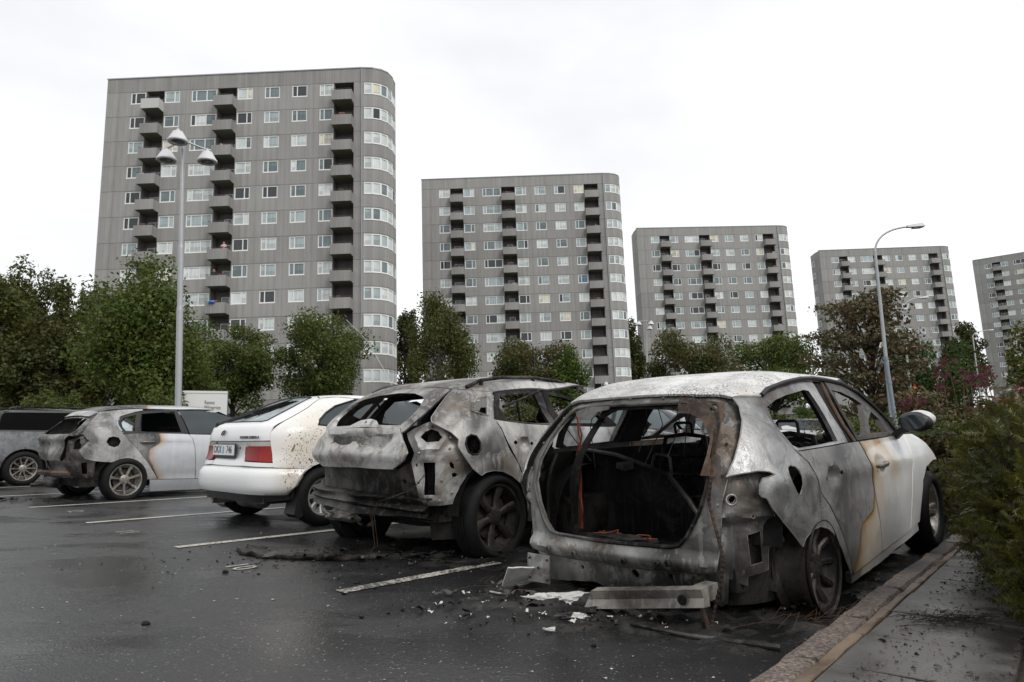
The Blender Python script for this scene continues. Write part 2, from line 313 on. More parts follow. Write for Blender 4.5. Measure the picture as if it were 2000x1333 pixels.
# ------------------------------------------------------------ kerb and pavement
KD=Vector((.639,.769,0)).normalized(); KN=Vector((KD.y,-KD.x,0)); K0=Vector((.80,2.42,0))     # KN points to the pavement side
kerb=tag(bpy.data.objects.new('kerb',None),kind='structure'); COL.objects.link(kerb)
pave=tag(bpy.data.objects.new('pavement',None),kind='structure'); COL.objects.link(pave)
def strip_piece(name,a0,a1,b0,b1,z0,z1,mat,par,seed,bev=.008,tilt=.004,rag=0):
    rr=random.Random(seed); bm=bmesh.new(); L=a1-a0; n=max(2,int(L/.12))
    def P(a,b,z): 
        p=K0+KD*a+KN*b; return (p.x,p.y,z)
    top=z1+rr.uniform(-tilt,tilt); rows=[]
    for i in range(n+1):
        a=a0+L*i/n; j0=rr.uniform(-rag,rag); j1=rr.uniform(-rag,rag)
        e=bev if 0<i<n else bev*1.3; ai=a+(bev if i==0 else -bev if i==n else 0)
        rows.append([bm.verts.new(P(a,b0+j0,z0)),bm.verts.new(P(a,b0+j0,top-bev)),bm.verts.new(P(ai,b0+j0+bev,top+rr.uniform(-.002,.002))),bm.verts.new(P(ai,b1+j1-bev,top+rr.uniform(-.002,.002))),bm.verts.new(P(a,b1+j1,top-bev)),bm.verts.new(P(a,b1+j1,z0))])
    for i in range(n):
        for k in range(5): bm.faces.new((rows[i][k],rows[i+1][k],rows[i+1][k+1],rows[i][k+1]))
    bm.faces.new(rows[0]); bm.faces.new(rows[-1][::-1]); bmesh.ops.recalc_face_normals(bm,faces=bm.faces)
    me=bpy.data.meshes.new(name); bm.to_mesh(me); bm.free(); return link(name,me,mat,par)
a=-2.6; i=0
while a<8.5:
    L=random.Random(i+5).uniform(.62,.9); strip_piece('kerb_stone',a,a+L-.014,-.025,.095,-.1,.075,M['granite'],kerb,i,.014,.009,.008); a+=L; i+=1
a=-2.6; i=0
while a<8.5:
    L=random.Random(i+50).uniform(.5,.8); strip_piece('mortar_strip',a,a+L-.006,.10,.142,-.1,.072,M['sandstrip'],pave,i+99,.005,.003,.005); a+=L; i+=1
for r_ in range(24):
    for c_ in range(1):
        strip_piece('paving_slab',-2.6+r_*.5+(.0),-2.6+r_*.5+.492,.15,.15+.52,-.08,.074,M['slab'],pave,r_*7+c_,.006,.004)
mb=MB()
for i in range(40):
    for j in range(8):
        a0=-3+i*.3; b0=.66+j*.4
        def Q(a,b): 
            p=K0+KD*a+KN*b; return (p.x,p.y,.055+noise.noise(Vector((a*2,b*2,0)))*.03+min(.25,(b-.66)*.1))
        mb.quad(Q(a0,b0),Q(a0+.3,b0),Q(a0+.3,b0+.4),Q(a0,b0+.4))
o=mb.build('planting_bed',M['soil'],None,60); tag(o,kind='structure')
# ------------------------------------------------------------ buildings
def cladmat(name,a,b,sc=5.6):
    t=NT(name); co=t.co()
    w=t.n('TexWave',wave_type='BANDS',bands_direction='DIAGONAL',Scale=sc,Distortion=0,Vector=t.co(scale=(1.0,1.0,0)))
    st=t.noise(1.0,t.co(scale=(1.6,1.6,.10)),6,.6); st2=t.noise(1.0,t.co(scale=(9,9,.06)),4,.6); bl=t.noise(.35,co,4)
    f=t.math('ADD',t.math('MULTIPLY',st,.5),t.math('ADD',t.math('MULTIPLY',st2,.35),t.math('MULTIPLY',bl,.15)))
    oi=t.n('ObjectInfo'); f=t.math('ADD',f,t.math('MULTIPLY',t.math('SUBTRACT',oi.outputs['Random'],.5),.09)); col=t.ramp(f,[(.39,a),(.60,b)]); col=t.mix(.55,col,t.ramp(w.outputs['Fac'],[(.05,.45),(.35,1)]),'MULTIPLY')
    t.set(color=col,rough=.7,spec=.3); t.bump(w.outputs['Fac'],.35,.03); return t.m
M['clad']=cladmat('grey ribbed cladding',(.262,.253,.243),(.388,.378,.367))
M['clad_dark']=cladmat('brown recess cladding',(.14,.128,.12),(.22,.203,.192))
M['clad_new']=plain('pale balcony sheet',(.52,.51,.50),.6)
M['soffit']=plain('concrete soffit',(.22,.205,.18),.85,0,.3,.15,1.5)
M['core']=plain('dark joint',(.05,.045,.042),.9)
M['wframe']=plain('white window frame',(.82,.82,.81),.5,0,.4,.04)
M['steel']=plain('galvanised pipe',(.33,.33,.34),.5,.4)
M['rail_dark']=plain('dark balcony rail',(.10,.095,.09),.6)
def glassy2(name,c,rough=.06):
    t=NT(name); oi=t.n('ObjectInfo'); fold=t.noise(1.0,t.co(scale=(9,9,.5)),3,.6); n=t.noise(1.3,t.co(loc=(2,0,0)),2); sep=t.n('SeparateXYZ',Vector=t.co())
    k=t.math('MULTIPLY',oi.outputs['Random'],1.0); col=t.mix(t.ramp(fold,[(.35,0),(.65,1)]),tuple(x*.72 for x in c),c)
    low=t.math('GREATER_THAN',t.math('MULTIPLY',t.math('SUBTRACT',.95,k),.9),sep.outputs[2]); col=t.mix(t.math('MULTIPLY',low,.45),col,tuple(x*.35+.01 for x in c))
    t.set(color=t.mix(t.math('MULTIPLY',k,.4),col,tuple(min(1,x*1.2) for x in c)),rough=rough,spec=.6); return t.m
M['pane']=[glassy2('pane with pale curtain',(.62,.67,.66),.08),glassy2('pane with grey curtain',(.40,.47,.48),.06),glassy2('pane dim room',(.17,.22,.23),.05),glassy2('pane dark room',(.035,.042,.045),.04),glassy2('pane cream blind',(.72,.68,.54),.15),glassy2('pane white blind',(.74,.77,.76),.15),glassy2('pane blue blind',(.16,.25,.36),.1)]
PW=[24,24,20,13,8,10,1]
def win_mesh(w,h,cuts,name):
    f=.095; mb=MB(); mb.box(0,w,-.03,.05,0,f); mb.box(0,w,-.03,.05,h-f,h)
    for x in [0]+cuts+[w-f]: mb.box(x,x+f,-.027,.05,f,h-f)
    mb.box(-.03,w+.03,-.07,.03,-.035,-.003)
    ps=[]; xs=[0]+cuts+[w-f]
    for a,b in zip(xs[:-1],xs[1:]):
        q=MB(); q.quad((a+f,.03,f),(b,.03,f),(b,.03,h-f),(a+f,.03,h-f)); ps.append(q.mesh('pane',None,False))
    return mb.mesh(name),ps
WH=1.27; WTOP=.09
WSPEC=[(2.6,4.18,'sl'),(6.22,7.82,'sr'),(9.05,11.75,'sll'),(13.93,15.53,'sr'),(16.8,18.4,'sl'),(19.7,21.3,'sl'),(22.6,24.05,'sl')]
REC=[(4.25,6.15),(11.82,13.86),(24.12,26.2)]
FL=27.05
def cutsfor(w,k): return {'sl':[w*.30],'sr':[w*.62],'sll':[w*.17,w*.58]}[k]
WM={}
for a,b,k in WSPEC:
    w=round(b-a,2)
    if (w,k) not in WM: WM[(w,k)]=win_mesh(w,WH,cutsfor(w,k),'window')
BAY=[(FL,0.0),(FL+1.05,.14),(FL+1.9,.52),(FL+2.5,1.2),(FL+2.78,2.2),(FL+2.82,3.5),(FL+2.2,5.6),(FL-.2,7.6)]
LEFT=[(0,0),(-.12,2.4),(.05,4.6),(2.2,6.4)]
def seg_panel(mb,p,q,z0,z1,th=.12):
    d=Vector((q[0]-p[0],q[1]-p[1],0)).normalized(); n=Vector((-d.y,d.x,0))*th
    vs=[(p[0],p[1],z0),(q[0],q[1],z0),(q[0]+n.x,q[1]+n.y,z0),(p[0]+n.x,p[1]+n.y,z0)]; vs+=[(x,y,z1) for x,y,_ in vs]
    mb.add(vs,[(0,1,2,3),(7,6,5,4),(0,4,5,1),(1,5,6,2),(2,6,7,3),(3,7,4,0)])
# one storey of the main front: z=0 is the joint line at its top, it hangs down SH
def storey_mesh():
    mb=MB(); g=.014; z0=-SH+g; z1=-g; wb=-WTOP-WH
    xs=[0]+[c for r in REC for c in r]+[FL]; 
    for a,b in ((0,REC[0][0]),(REC[0][1],REC[1][0]),(REC[1][1],REC[2][0]),(REC[2][1],FL)):
        mb.box(a,b,0,.12,z0,wb-.04)
        wins=[(p,q) for p,q,_ in WSPEC if p>=a-.01 and q<=b+.12]
        x=a
        for p,q in wins:
            if p-x>.02: mb.box(x,p,0,.12,wb-.04,z1)
            mb.box(p,q,0,.12,-WTOP,z1); x=q
        if b-x>.02: mb.box(x,b,0,.12,wb-.04,z1)
    return mb.mesh('wall_panel')
STOREY=storey_mesh()
def bay_mesh():
    mb=MB(); g=.014
    for i in range(len(BAY)-1):
        p,q=BAY[i],BAY[i+1]
        if i<5:
            seg_panel(mb,p,q,-SH+g,-WTOP-WH-.04); seg_panel(mb,p,q,-WTOP,-g)
        else: seg_panel(mb,p,q,-SH+g,-g)
    seg_panel(mb,(FL,0),(FL+.16,.022),-WTOP-WH-.04,-WTOP)
    return mb.mesh('bay_panel')
BAYM=bay_mesh()
def left_mesh():
    mb=MB(); g=.014
    L=LEFT[::-1]
    for i in range(len(L)-1): seg_panel(mb,L[i],L[i+1],-SH+g,-g)
    return mb.mesh('end_panel')
LEFTM=left_mesh()
BAYW=[]
bp=[(FL+.20,.026),(FL+1.06,.145),(FL+1.86,.50),(FL+2.44,1.13),(FL+2.74,2.08),(FL+2.81,3.4)]
for i in range(5):
    p,q=bp[i],bp[i+1]; w=math.hypot(q[0]-p[0],q[1]-p[1])-.02; BAYW.append((p,math.atan2(q[1]-p[1],q[0]-p[0]),win_mesh(w,WH,[],'window')))
LWIN=win_mesh(1.5,WH,[.5],'window')
def balcony_meshes(w):
    mb=MB(); pr=1.0; zt=-WTOP-WH+.02; zb=zt-1.08
    mb.box(.0,w,-pr,-pr+.05,zb,zt); mb.box(0,.05,-pr+.053,.0,zb,zt); mb.box(w-.05,w,-pr+.053,.0,zb,zt)
    sl=MB(); sl.box(.03,w-.03,-pr+.06,1.25,zb+.02,zb+.2)
    ra=MB(); ra.tube([(0.02,0,zt+.13),(.02,-pr+.025,zt+.13),(w-.02,-pr+.025,zt+.13),(w-.02,0,zt+.13)],.02,5)
    n=int(w/.35)
    for i in range(n+1): ra.tube([(.03+(w-.06)*i/n,-pr+.025,zt-.02),(.03+(w-.06)*i/n,-pr+.025,zt+.13)],.012,4)
    return mb.mesh('balcony'),sl.mesh('slab'),ra.mesh('railing')
BALM=[balcony_meshes(b-a) for a,b in REC]
RWIN=[win_mesh(1.5,1.15,[.7],'window'),win_mesh(.85,.85,[],'window'),None]
for lst,mt in (([STOREY,BAYM,LEFTM],M['clad']),):
    for me in lst: me.materials.append(mt)
for me,_ in list(WM.values())+[b[2] for b in BAYW]+[LWIN]+[r for r in RWIN if r]: me.materials.append(M['wframe'])
for bal,sl,ra in BALM: bal.materials.append(M['clad']); sl.materials.append(M['soffit']); ra.materials.append(M['rail_dark'])
CLUT=[plain('green plants',(.05,.09,.03),.8,0,.3,.5,30),plain('faded red cloth',(.35,.08,.07),.8),plain('white plastic',(.6,.6,.58),.5),plain('brown wood',(.14,.09,.06),.7),plain('terracotta',(.30,.13,.07),.8)]
def building(idx,label,floors,parapet=1.55):
    x,y,z,th=BLD[idx]; rr=random.Random(77+idx)
    root=thing('apartment_building',label,'building',group='grey tower blocks behind the car park',mw=LEVEL@Matrix.Translation((x,y,z))@Matrix.Rotation(th,4,'Z'))
    H=floors*SH
    mb=MB(); 
    for a,b in ((0.05,REC[0][0]),(REC[0][1],REC[1][0]),(REC[1][1],REC[2][0]),(REC[2][1],FL)): mb.box(a,b,.11,1.35,-H-1.2,parapet-.1)
    mb.box(2.2,FL-.25,1.353,7.2,-H-1.2,parapet-.1); mb.box(.15,2.197,1.353,4.4,-H-1.2,parapet-.1)
    mb.prism([(FL-.003,.11)]+[(p[0]-.10,p[1]+.08) for p in BAY[1:6]]+[(FL+1.4,5.5),(FL-.247,7.2),(FL-.247,1.36),(FL-.003,1.36)],-H-1.2,parapet-.1,'z')
    mb.build('core',M['core'],root)
    # head band, coping, roof boxes, plinth, drainpipe
    mb=MB(); mb.box(0,FL,0,.12,.014,parapet)
    for i in range(len(BAY)-1): seg_panel(mb,BAY[i],BAY[i+1],.014,parapet)
    L=LEFT[::-1]
    for i in range(len(L)-1): seg_panel(mb,L[i],L[i+1],.014,parapet)
    mb.build('head_band',M['clad'],root)
    mb=MB(); mb.box(-.05,FL-.02,-.06,.2,parapet+.003,parapet+.12)
    for i in range(len(BAY)-1): seg_panel(mb,(BAY[i][0],BAY[i][1]-.05),(BAY[i+1][0]+.03,BAY[i+1][1]-.05),parapet+.003,parapet+.12,.25)
    mb.build('coping',M['steel'],root)
    for a_,b_,h_ in ((.46,.5,.9),(.58,.61,.7)): mb=MB(); mb.box(FL*a_,FL*b_,5,6,parapet-.1,parapet+h_); mb.build('roof_vent',M['steel'],root)
    for a_,h_ in ((.55,1.8),(.2,1.5)): mb=MB(); mb.tube([(FL*a_,5,parapet-.1),(FL*a_,5,parapet+h_)],.03,5); mb.build('aerial_mast',M['steel'],root)
    mb=MB(); mb.box(.2,FL+1.0,.3,6.9,-H-3.5,-H-1.203); mb.build('plinth',M['soffit'],root)
    mb=MB(); mb.box(0,FL,.02,.1,-H-1.2,-H-.014); mb.build('base_band',M['clad'],root)
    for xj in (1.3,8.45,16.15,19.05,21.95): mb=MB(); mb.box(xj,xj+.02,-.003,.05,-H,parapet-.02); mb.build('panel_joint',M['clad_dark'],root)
    mb=MB(); mb.tube([(FL-.02,-.09,parapet-.1),(FL-.02,-.09,-H-1.0)],.06,6); mb.build('drainpipe',M['steel'],root)
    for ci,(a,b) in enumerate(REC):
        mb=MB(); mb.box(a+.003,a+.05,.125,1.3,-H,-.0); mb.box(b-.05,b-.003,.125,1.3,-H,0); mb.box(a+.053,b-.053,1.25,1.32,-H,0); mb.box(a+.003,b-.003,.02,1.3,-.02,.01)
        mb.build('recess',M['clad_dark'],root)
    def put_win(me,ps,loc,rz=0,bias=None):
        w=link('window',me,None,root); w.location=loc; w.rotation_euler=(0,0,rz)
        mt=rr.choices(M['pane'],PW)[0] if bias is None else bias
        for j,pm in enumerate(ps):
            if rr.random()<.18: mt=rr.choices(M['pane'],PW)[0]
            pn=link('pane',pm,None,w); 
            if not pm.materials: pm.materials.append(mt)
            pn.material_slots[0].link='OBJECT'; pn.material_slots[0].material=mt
    for k in range(floors):
        zk=-k*SH
        for me,nm in ((STOREY,'wall_panel'),(BAYM,'bay_panel'),(LEFTM,'end_panel')): link(nm,me,None,root,(0,0,zk))
        for a,b,kd in WSPEC:
            me,ps=WM[(round(b-a,2),kd)]; put_win(me,ps,(a,.06,zk-WTOP-WH))
        for p,an,(me,ps) in BAYW: put_win(me,ps,(p[0]-math.sin(an)*.03,p[1]+math.cos(an)*.03,zk-WTOP-WH),an,M['pane'][rr.choices([0,5,1,2],[5,5,3,1])[0]])
        if idx>=3:
            put_win(LWIN[0],LWIN[1],(-.02,4.1,zk-WTOP-WH),-PI/2-.06)
        for ci,(a,b) in enumerate(REC):
            bal,sl,ra=BALM[ci]; o=link('balcony',bal,None,root,(a,0,zk))
            if idx==0 and ci==0 and k==0: o.material_slots[0].link='OBJECT'; o.material_slots[0].material=M['clad_new']
            link('slab',sl,None,o); link('railing',ra,None,o)
            if idx<3 and rr.random()<.45:
                w_=b-a; x0=rr.uniform(.15,w_-.7); kd=rr.random(); mb=MB()
                if kd<.5: mb.box(x0,x0+rr.uniform(.35,.6),-.93,-.80,-1.33,-1.33+rr.uniform(.1,.3)); nm='flower_box'
                else: mb.box(x0,x0+.04,-.6,-.1,-1.6,-.95); mb.box(x0+.05,x0+.5,-.5,-.15,-1.5,-1.15); nm='balcony_chair'
                mb.build(nm,CLUT[rr.randrange(len(CLUT))],o)
            if RWIN[ci]:
                me,ps=RWIN[ci]; put_win(me,ps,(a+(.3 if ci==0 else .65),1.2,zk-(1.45 if ci==0 else 1.15)),0,M['pane'][3] if rr.random()<.6 else M['pane'][2])
    return root
building(0,'nearest and tallest grey tower block behind the leftmost lamp post',12)
building(1,'second grey tower block from the left, birch tree before it',12)
building(2,'third grey tower block, in the middle distance above the white burnt roof',12)
building(3,'fourth grey tower block, behind the curved street lamp',12)
building(4,'farthest grey tower block, cut off by the right edge',12)
# ------------------------------------------------------------ car bodies: panels cut out of one curved shell per car
def pchip(xs,ys):
    xs=[float(v) for v in xs]; ys=[float(v) for v in ys]; n=len(xs)
    h=[xs[i+1]-xs[i] for i in range(n-1)]; dl=[(ys[i+1]-ys[i])/h[i] for i in range(n-1)]
    m=[0.0]*n; m[0]=dl[0]; m[-1]=dl[-1]
    for i in range(1,n-1):
        if dl[i-1]*dl[i]>0:
            a=2*h[i]+h[i-1]; b=h[i]+2*h[i-1]; m[i]=(a+b)/(a/dl[i-1]+b/dl[i])
    def f(x):
        if x<=xs[0]: return ys[0]
        if x>=xs[-1]: return ys[-1]
        lo,hi=0,n-1
        while hi-lo>1:
            k=(lo+hi)//2
            if xs[k]<=x: lo=k
            else: hi=k
        t=(x-xs[lo])/h[lo]; t2=t*t;t3=t2*t
        return ys[lo]*(2*t3-3*t2+1)+h[lo]*m[lo]*(t3-2*t2+t)+ys[hi]*(3*t2-2*t3)+h[lo]*m[hi]*(t3-t2)
    return f
class Shell:
    def __init__(s,x0,z,w,xr,xf,n=5.0,nf=9.0,zref=.7):
        s.x0=x0;s.w=pchip(z,w);s.xr=pchip(z,xr);s.xf=pchip(z,xf);s.n=n;s.nf=nf;s.zt=z[-1]
        s.tab=[];acc=0;pp=None
        for i in range(1601):
            ph=math.pi*i/1600;p=s.polar(ph,zref)
            if pp: acc+=math.hypot(p[0]-pp[0],p[1]-pp[1])
            s.tab.append((acc,ph));pp=p
        s.S=[t[0] for t in s.tab];s.Ph=[t[1] for t in s.tab]
    def polar(s,ph,z,off=0.0):
        # ph 0 = straight back, + to the right side (y negative)
        c=math.cos(ph);sn=math.sin(ph)
        a=(s.x0-s.xr(z) if c>0 else s.xf(z)-s.x0)-off; w=s.w(z)-off
        a=max(a,.02);w=max(w,.02)
        k=s.n if c>0 else s.nf
        r=((abs(c)/a)**k+(abs(sn)/w)**k)**(-1/k)
        return (s.x0-r*c,-r*sn,z)
    def pt(s,sv,z,off=0.0):
        ph=float(np.interp(abs(sv),s.S,s.Ph));p=s.polar(ph,z,off)
        return p if sv>=0 else (p[0],-p[1],p[2])
    def f(s,p):
        x,y,z=p
        a=s.x0-s.xr(z) if x<s.x0 else s.xf(z)-s.x0
        k=s.n if x<s.x0 else s.nf
        return (abs(x-s.x0)/max(a,.02))**k+(abs(y)/max(s.w(z),.02))**k-1
    def sz(s,p):
        ph=math.atan2(-p[1],s.x0-p[0]);sg=1 if ph>=0 else -1
        return (sg*float(np.interp(abs(ph),s.Ph,s.S)),p[2])
    def top(s,x,y,lo=.9):
        hi=s.zt
        if s.f((x,y,lo))>0: return None
        for _ in range(26):
            m=(lo+hi)/2
            if s.f((x,y,m))<0: lo=m
            else: hi=m
        return lo
def resample(poly,step):
    out=[]
    for (a,b),(c,d) in zip(poly,poly[1:]+poly[:1]):
        n=max(1,int(math.ceil(math.hypot(c-a,d-b)/step)))
        out+=[(a+(c-a)*i/n,b+(d-b)*i/n) for i in range(n)]
    return out
def inpoly(P,poly):
    x,y=P[:,0],P[:,1]; r=np.zeros(len(P),bool); q=np.array(poly)
    for (x0,y0),(x1,y1) in zip(q,np.roll(q,-1,0)):
        if y0==y1: continue
        c=((y0>y)!=(y1>y))&(x<(x1-x0)*(y-y0)/(y1-y0)+x0); r^=c
    return r
def edist(P,poly):
    d=np.full(len(P),9.); q=np.array(poly)
    for a,b in zip(q,np.roll(q,-1,0)):
        ab=b-a; t=np.clip(((P-a)@ab)/max(ab@ab,1e-12),0,1); d=np.minimum(d,np.hypot(*(P-a-np.outer(t,ab)).T))
    return d
def tri2d(outer,holes,step):
    loops=[resample(p,step) for p in [outer]+holes]; pts=[]; ed=[]
    for l in loops:
        b=len(pts); pts+=l; ed+=[(b+i,b+(i+1)%len(l)) for i in range(len(l))]
    o=np.array(outer); x0,y0=o.min(0); x1,y1=o.max(0); rr=random.Random(3)
    g=[(x+(.5*step if j%2 else 0)+rr.uniform(-.1,.1)*step,y+rr.uniform(-.1,.1)*step) for j,y in enumerate(np.arange(y0,y1,step*.87)) for x in np.arange(x0,x1,step)]
    if g:
        G=np.array(g); k=inpoly(G,outer)
        for h in holes: k&=~inpoly(G,h)
        for l in [outer]+holes: k&=edist(G,l)>step*.45
        pts+=[tuple(p) for p in G[k]]
    vs,es,fs,*_=delaunay_2d_cdt([Vector(p) for p in pts],ed,[],0,1e-6)
    V=np.array([(v.x,v.y) for v in vs]); T=np.array([f for f in fs if len(f)==3]); C=V[T].mean(1); k=inpoly(C,outer)
    for h in holes: k&=~inpoly(C,h)
    return V,T[k]
def sheet(name,V2,T,top,bot,mat,parent,attr=None,sm=45):
    used=np.unique(T); re=-np.ones(len(V2),int); re[used]=np.arange(len(used)); V2=V2[used]; T=re[T]; n=len(V2)
    A=[top(*p) for p in V2]; B=[bot(*p) for p in V2]
    cnt={}
    for t in T:
        for i in range(3):
            a,b=int(t[i]),int(t[(i+1)%3]); cnt.setdefault((min(a,b),max(a,b)),[]).append((a,b))
    rim=[e[0] for e in cnt.values() if len(e)==1]
    F=[tuple(int(i) for i in t) for t in T]+[tuple(int(i)+n for i in t[::-1]) for t in T]+[(b,a,a+n,b+n) for a,b in rim]
    me=bpy.data.meshes.new(name); me.from_pydata([tuple(p) for p in A+B],[],F)
    bm=bmesh.new(); bm.from_mesh(me); bmesh.ops.recalc_face_normals(bm,faces=bm.faces); bm.to_mesh(me); bm.free()
    if attr:
        at=me.attributes.new('burn','FLOAT','POINT'); vals=[attr(*p) for p in V2]; at.data.foreach_set('value',np.array(vals+vals,np.float32))
    smooth(me,sm); return link(name,me,mat,parent)
def mir(p): return [(-a,b) for a,b in p]
def full(p): return [(-a,b) for a,b in p[::-1] if a>1e-4]+list(p)     # right half (from centre outwards) -> whole
class Car:
    def __init__(s,name,label,loc,th,sh,sag=0,pitch=0,group=None,cat='car'):
        s.root=thing(name,label,cat,loc,th,group); s.sh=Shell(*sh); s.B=Matrix.Translation((0,0,sag))@Matrix.Rotation(-pitch,4,'Y'); s.warp=.004; s.seed=len(name)
    def P(s,a,z,off=0):
        p=Vector(s.sh.pt(a,z,off)); 
        if s.warp:
            w=noise.noise(p*3.1+Vector((s.seed,0,0)))*s.warp*1.6+noise.noise(p*11)*s.warp*.6; n=Vector((p.x-s.sh.x0,p.y*2.2,0)).normalized(); p=p+n*w
        return s.B@p
    def b(s,p): return s.B@Vector(p)
    def sx(s,x,z):
        a=(s.sh.x0-s.sh.xr(z)) if x<s.sh.x0 else s.sh.xf(z)-s.sh.x0; k=s.sh.n if x<s.sh.x0 else s.sh.nf
        t=min(.999,abs(x-s.sh.x0)/a); y=s.sh.w(z)*(1-t**k)**(1/k); return (s.sh.sz((x,-y,z))[0],z)
    def side(s,pts): return [s.sx(x,z) for x,z in pts]
    def panel(s,name,outer,mat,holes=(),off=0,th=.01,step=.045,attr=None,fn=None,both=True,parent=None,label=None,sm=45,edge=0,emat=None):
        V,T=tri2d(list(outer),[list(h) for h in holes],step); res=[]
        f=fn or (lambda a,z:0)
        for sg in ((1,-1) if both else (1,)):
            o=sheet(name,V,T,lambda a,z:s.P(sg*a,z,off+f(a,z)),lambda a,z:s.P(sg*a,z,off+th+f(a,z)),mat,parent or s.root,attr,sm)
            if label: o['label']=label
            if edge:
                for l in [list(outer)]+[list(h) for h in holes]:
                    l=resample(l,.03); p=[s.P(sg*a,z,off+f(a,z)+th*.3) for a,z in l]; mb=MB(); mb.tube(p+[p[0]],edge,5,False); mb.build('flange',emat or mat,o,60)
            res.append(o)
        return res
    def roof(s,name,half_sz,tail_xy,mat,lo=.9,step=.055,th=.012,lift=0.0,attr=None,dent=.01):
        pts=[s.sh.pt(a,z)[:2] for a,z in half_sz]+list(tail_xy); h=[(x,y) for x,y in pts]
        poly=h+[(x,-y) for x,y in h[::-1] if abs(y)>1e-3]
        V,T=tri2d(poly,[],step)
        def Z(x,y):
            z=s.sh.top(x,y,lo)
            if z is None: z=s.sh.top(x*.985+s.sh.x0*.015,y*.985,lo) or lo
            return z+lift+noise.noise(Vector((x*2.3,y*2.3,s.seed)))*dent
        c={}
        def tp(x,y):
            c[(x,y)]=Z(x,y); return s.b((x,y,c[(x,y)]))
        return sheet(name,V,T,tp,lambda x,y:s.b((x*.995+.005*s.sh.x0,y*.985,c[(x,y)]-th)),mat,s.root,attr and (lambda x,y:attr(x,y)),50)
    def mb(s,mb,name,mat,sm=None,parent=None,body=True):
        if body: mb.v=[tuple(s.B@Vector(p)) for p in mb.v]
        return mb.build(name,mat,parent or s.root,sm)
    def wheel(s,x,side,Rt,Rr,wd,spokes,mat,tyre=True,flat=0,camber=0,wsp=(.030,.046),twin=False,y=.80,steer=0,rot=0):
        # side -1 right, +1 left ; the outer face looks to the side
        z=Rt-flat if tyre else Rr+.018
        e=bpy.data.objects.new('wheel',None); COL.objects.link(e); e.parent=s.root; e.location=(x,side*y,z); e.rotation_euler=(R(camber)*side,0,steer)
        Mx=Matrix.Rotation(PI/2 if side<0 else -PI/2,4,'X'); h=wd/2
        mb=MB(); mb.lathe([(Rr+.018,h),(Rr+.012,h-.012),(Rr-.012,h-.02),(Rr-.02,h-.05),(Rr-.055,0),(Rr-.045,-h+.02),(Rr+.015,-h),(Rr+.02,-h+.01),(Rr-.02,-h+.03),(Rr-.03,0),(Rr+.005,h-.03)],40,Mx)
        mb.lathe([(.0,h-.045),(.055,h-.045),(.07,h-.055),(.075,h-.09),(.0,h-.09)],20,Mx)
        for k in range(spokes):
            for dt in ((-.13,.13) if twin else (0,)):
                T=Mx@Matrix.Rotation(2*PI*k/spokes+rot+dt,4,'Z'); w0,w1=wsp; r0,r1=.05,Rr-.008; rm=(r0+r1)/2
                vs=[]
                for r,w,zz in ((r0,w0,h-.05),(rm,(w0+w1)/2*.9,h-.055),(r1,w1,h-.028)):
                    vs+=[T@Vector(p) for p in ((r,-w,zz-.012),(r,-w*.55,zz),(r,w*.55,zz),(r,w,zz-.012),(r,w*.8,zz-.04),(r,-w*.8,zz-.04))]
                fs=[]
                for i in range(2):
                    for q in range(6): fs.append((i*6+q,i*6+(q+1)%6,(i+1)*6+(q+1)%6,(i+1)*6+q))
                mb.add(vs,fs)
        for k in range(5): mb.lathe([(0,h-.04),(.008,h-.042),(.009,h-.05)],6,Mx@Matrix.Translation((.035*math.cos(k*1.257),.035*math.sin(k*1.257),0)))
        mb.build('rim',mat,e,35)
        bd=MB(); bd.lathe([(.0,h-.10),(Rr-.075,h-.10),(Rr-.07,-h+.05),(0,-h+.05)],24,Mx); bd.build('brake_disc',M['rim_dark'],e,35)
        if tyre:
            mb=MB(); pr=[(Rr+.003,h-.02),(Rr+.016,h+.004),(Rr+.03,h+.010),((Rr+Rt)/2,h+.014),(Rt-.02,h-.002),(Rt-.004,h-.022)]
            for g in range(4):
                y0=h-.035-g*(wd-.07)/4; dy=(wd-.07)/4; pr+=[(Rt,y0),(Rt,y0-dy*.72),(Rt-.008,y0-dy*.76),(Rt-.008,y0-dy*.96)]
            pr+=[(Rt,-h+.03),(Rt-.004,-h+.022),(Rt-.02,-h+.002),((Rr+Rt)/2,-h-.012),(Rr+.01,-h+.004),(Rr+.003,-h+.02)]
            mb.lathe(pr,48,Mx); o=mb.build('tyre',M['tyre'],e,50)
            if flat>0:
                zc=-(Rt-flat)
                for v in o.data.vertices:
                    if v.co.z<zc+.06:
                        q=max(0,(zc+.06-v.co.z)/.12); v.co.y+=(-.03 if v.co.y<0 else .03)*q; v.co.x*=1+.10*q; v.co.z=max(v.co.z,zc)
        return e
def arch(cx,cz,r,a0,a1,n=12): return [(cx+r*math.cos(R(a0+(a1-a0)*i/n)),cz+r*math.sin(R(a0+(a1-a0)*i/n))) for i in range(n+1)]
def circ(cs,cz,rx,rz,n=14): return [(cs+rx*math.cos(2*PI*i/n),cz+rz*math.sin(2*PI*i/n)) for i in range(n)]
def lump(name,loc,size,mat,parent,seed=0,amp=.35,sub=3,freq=3.0):
    bm=bmesh.new(); bmesh.ops.create_icosphere(bm,subdivisions=sub,radius=1)
    for v in bm.verts:
        n=v.co.normalized(); d=1+amp*noise.noise(n*freq+Vector((seed,0,0)))+amp*.5*noise.noise(n*freq*2.6+Vector((0,seed,0))); v.co=Vector((n.x*d*size[0],n.y*d*size[1],n.z*d*size[2]))+Vector(loc)
    me=bpy.data.meshes.new(name); bm.to_mesh(me); bm.free(); smooth(me,50); return link(name,me,mat,parent)
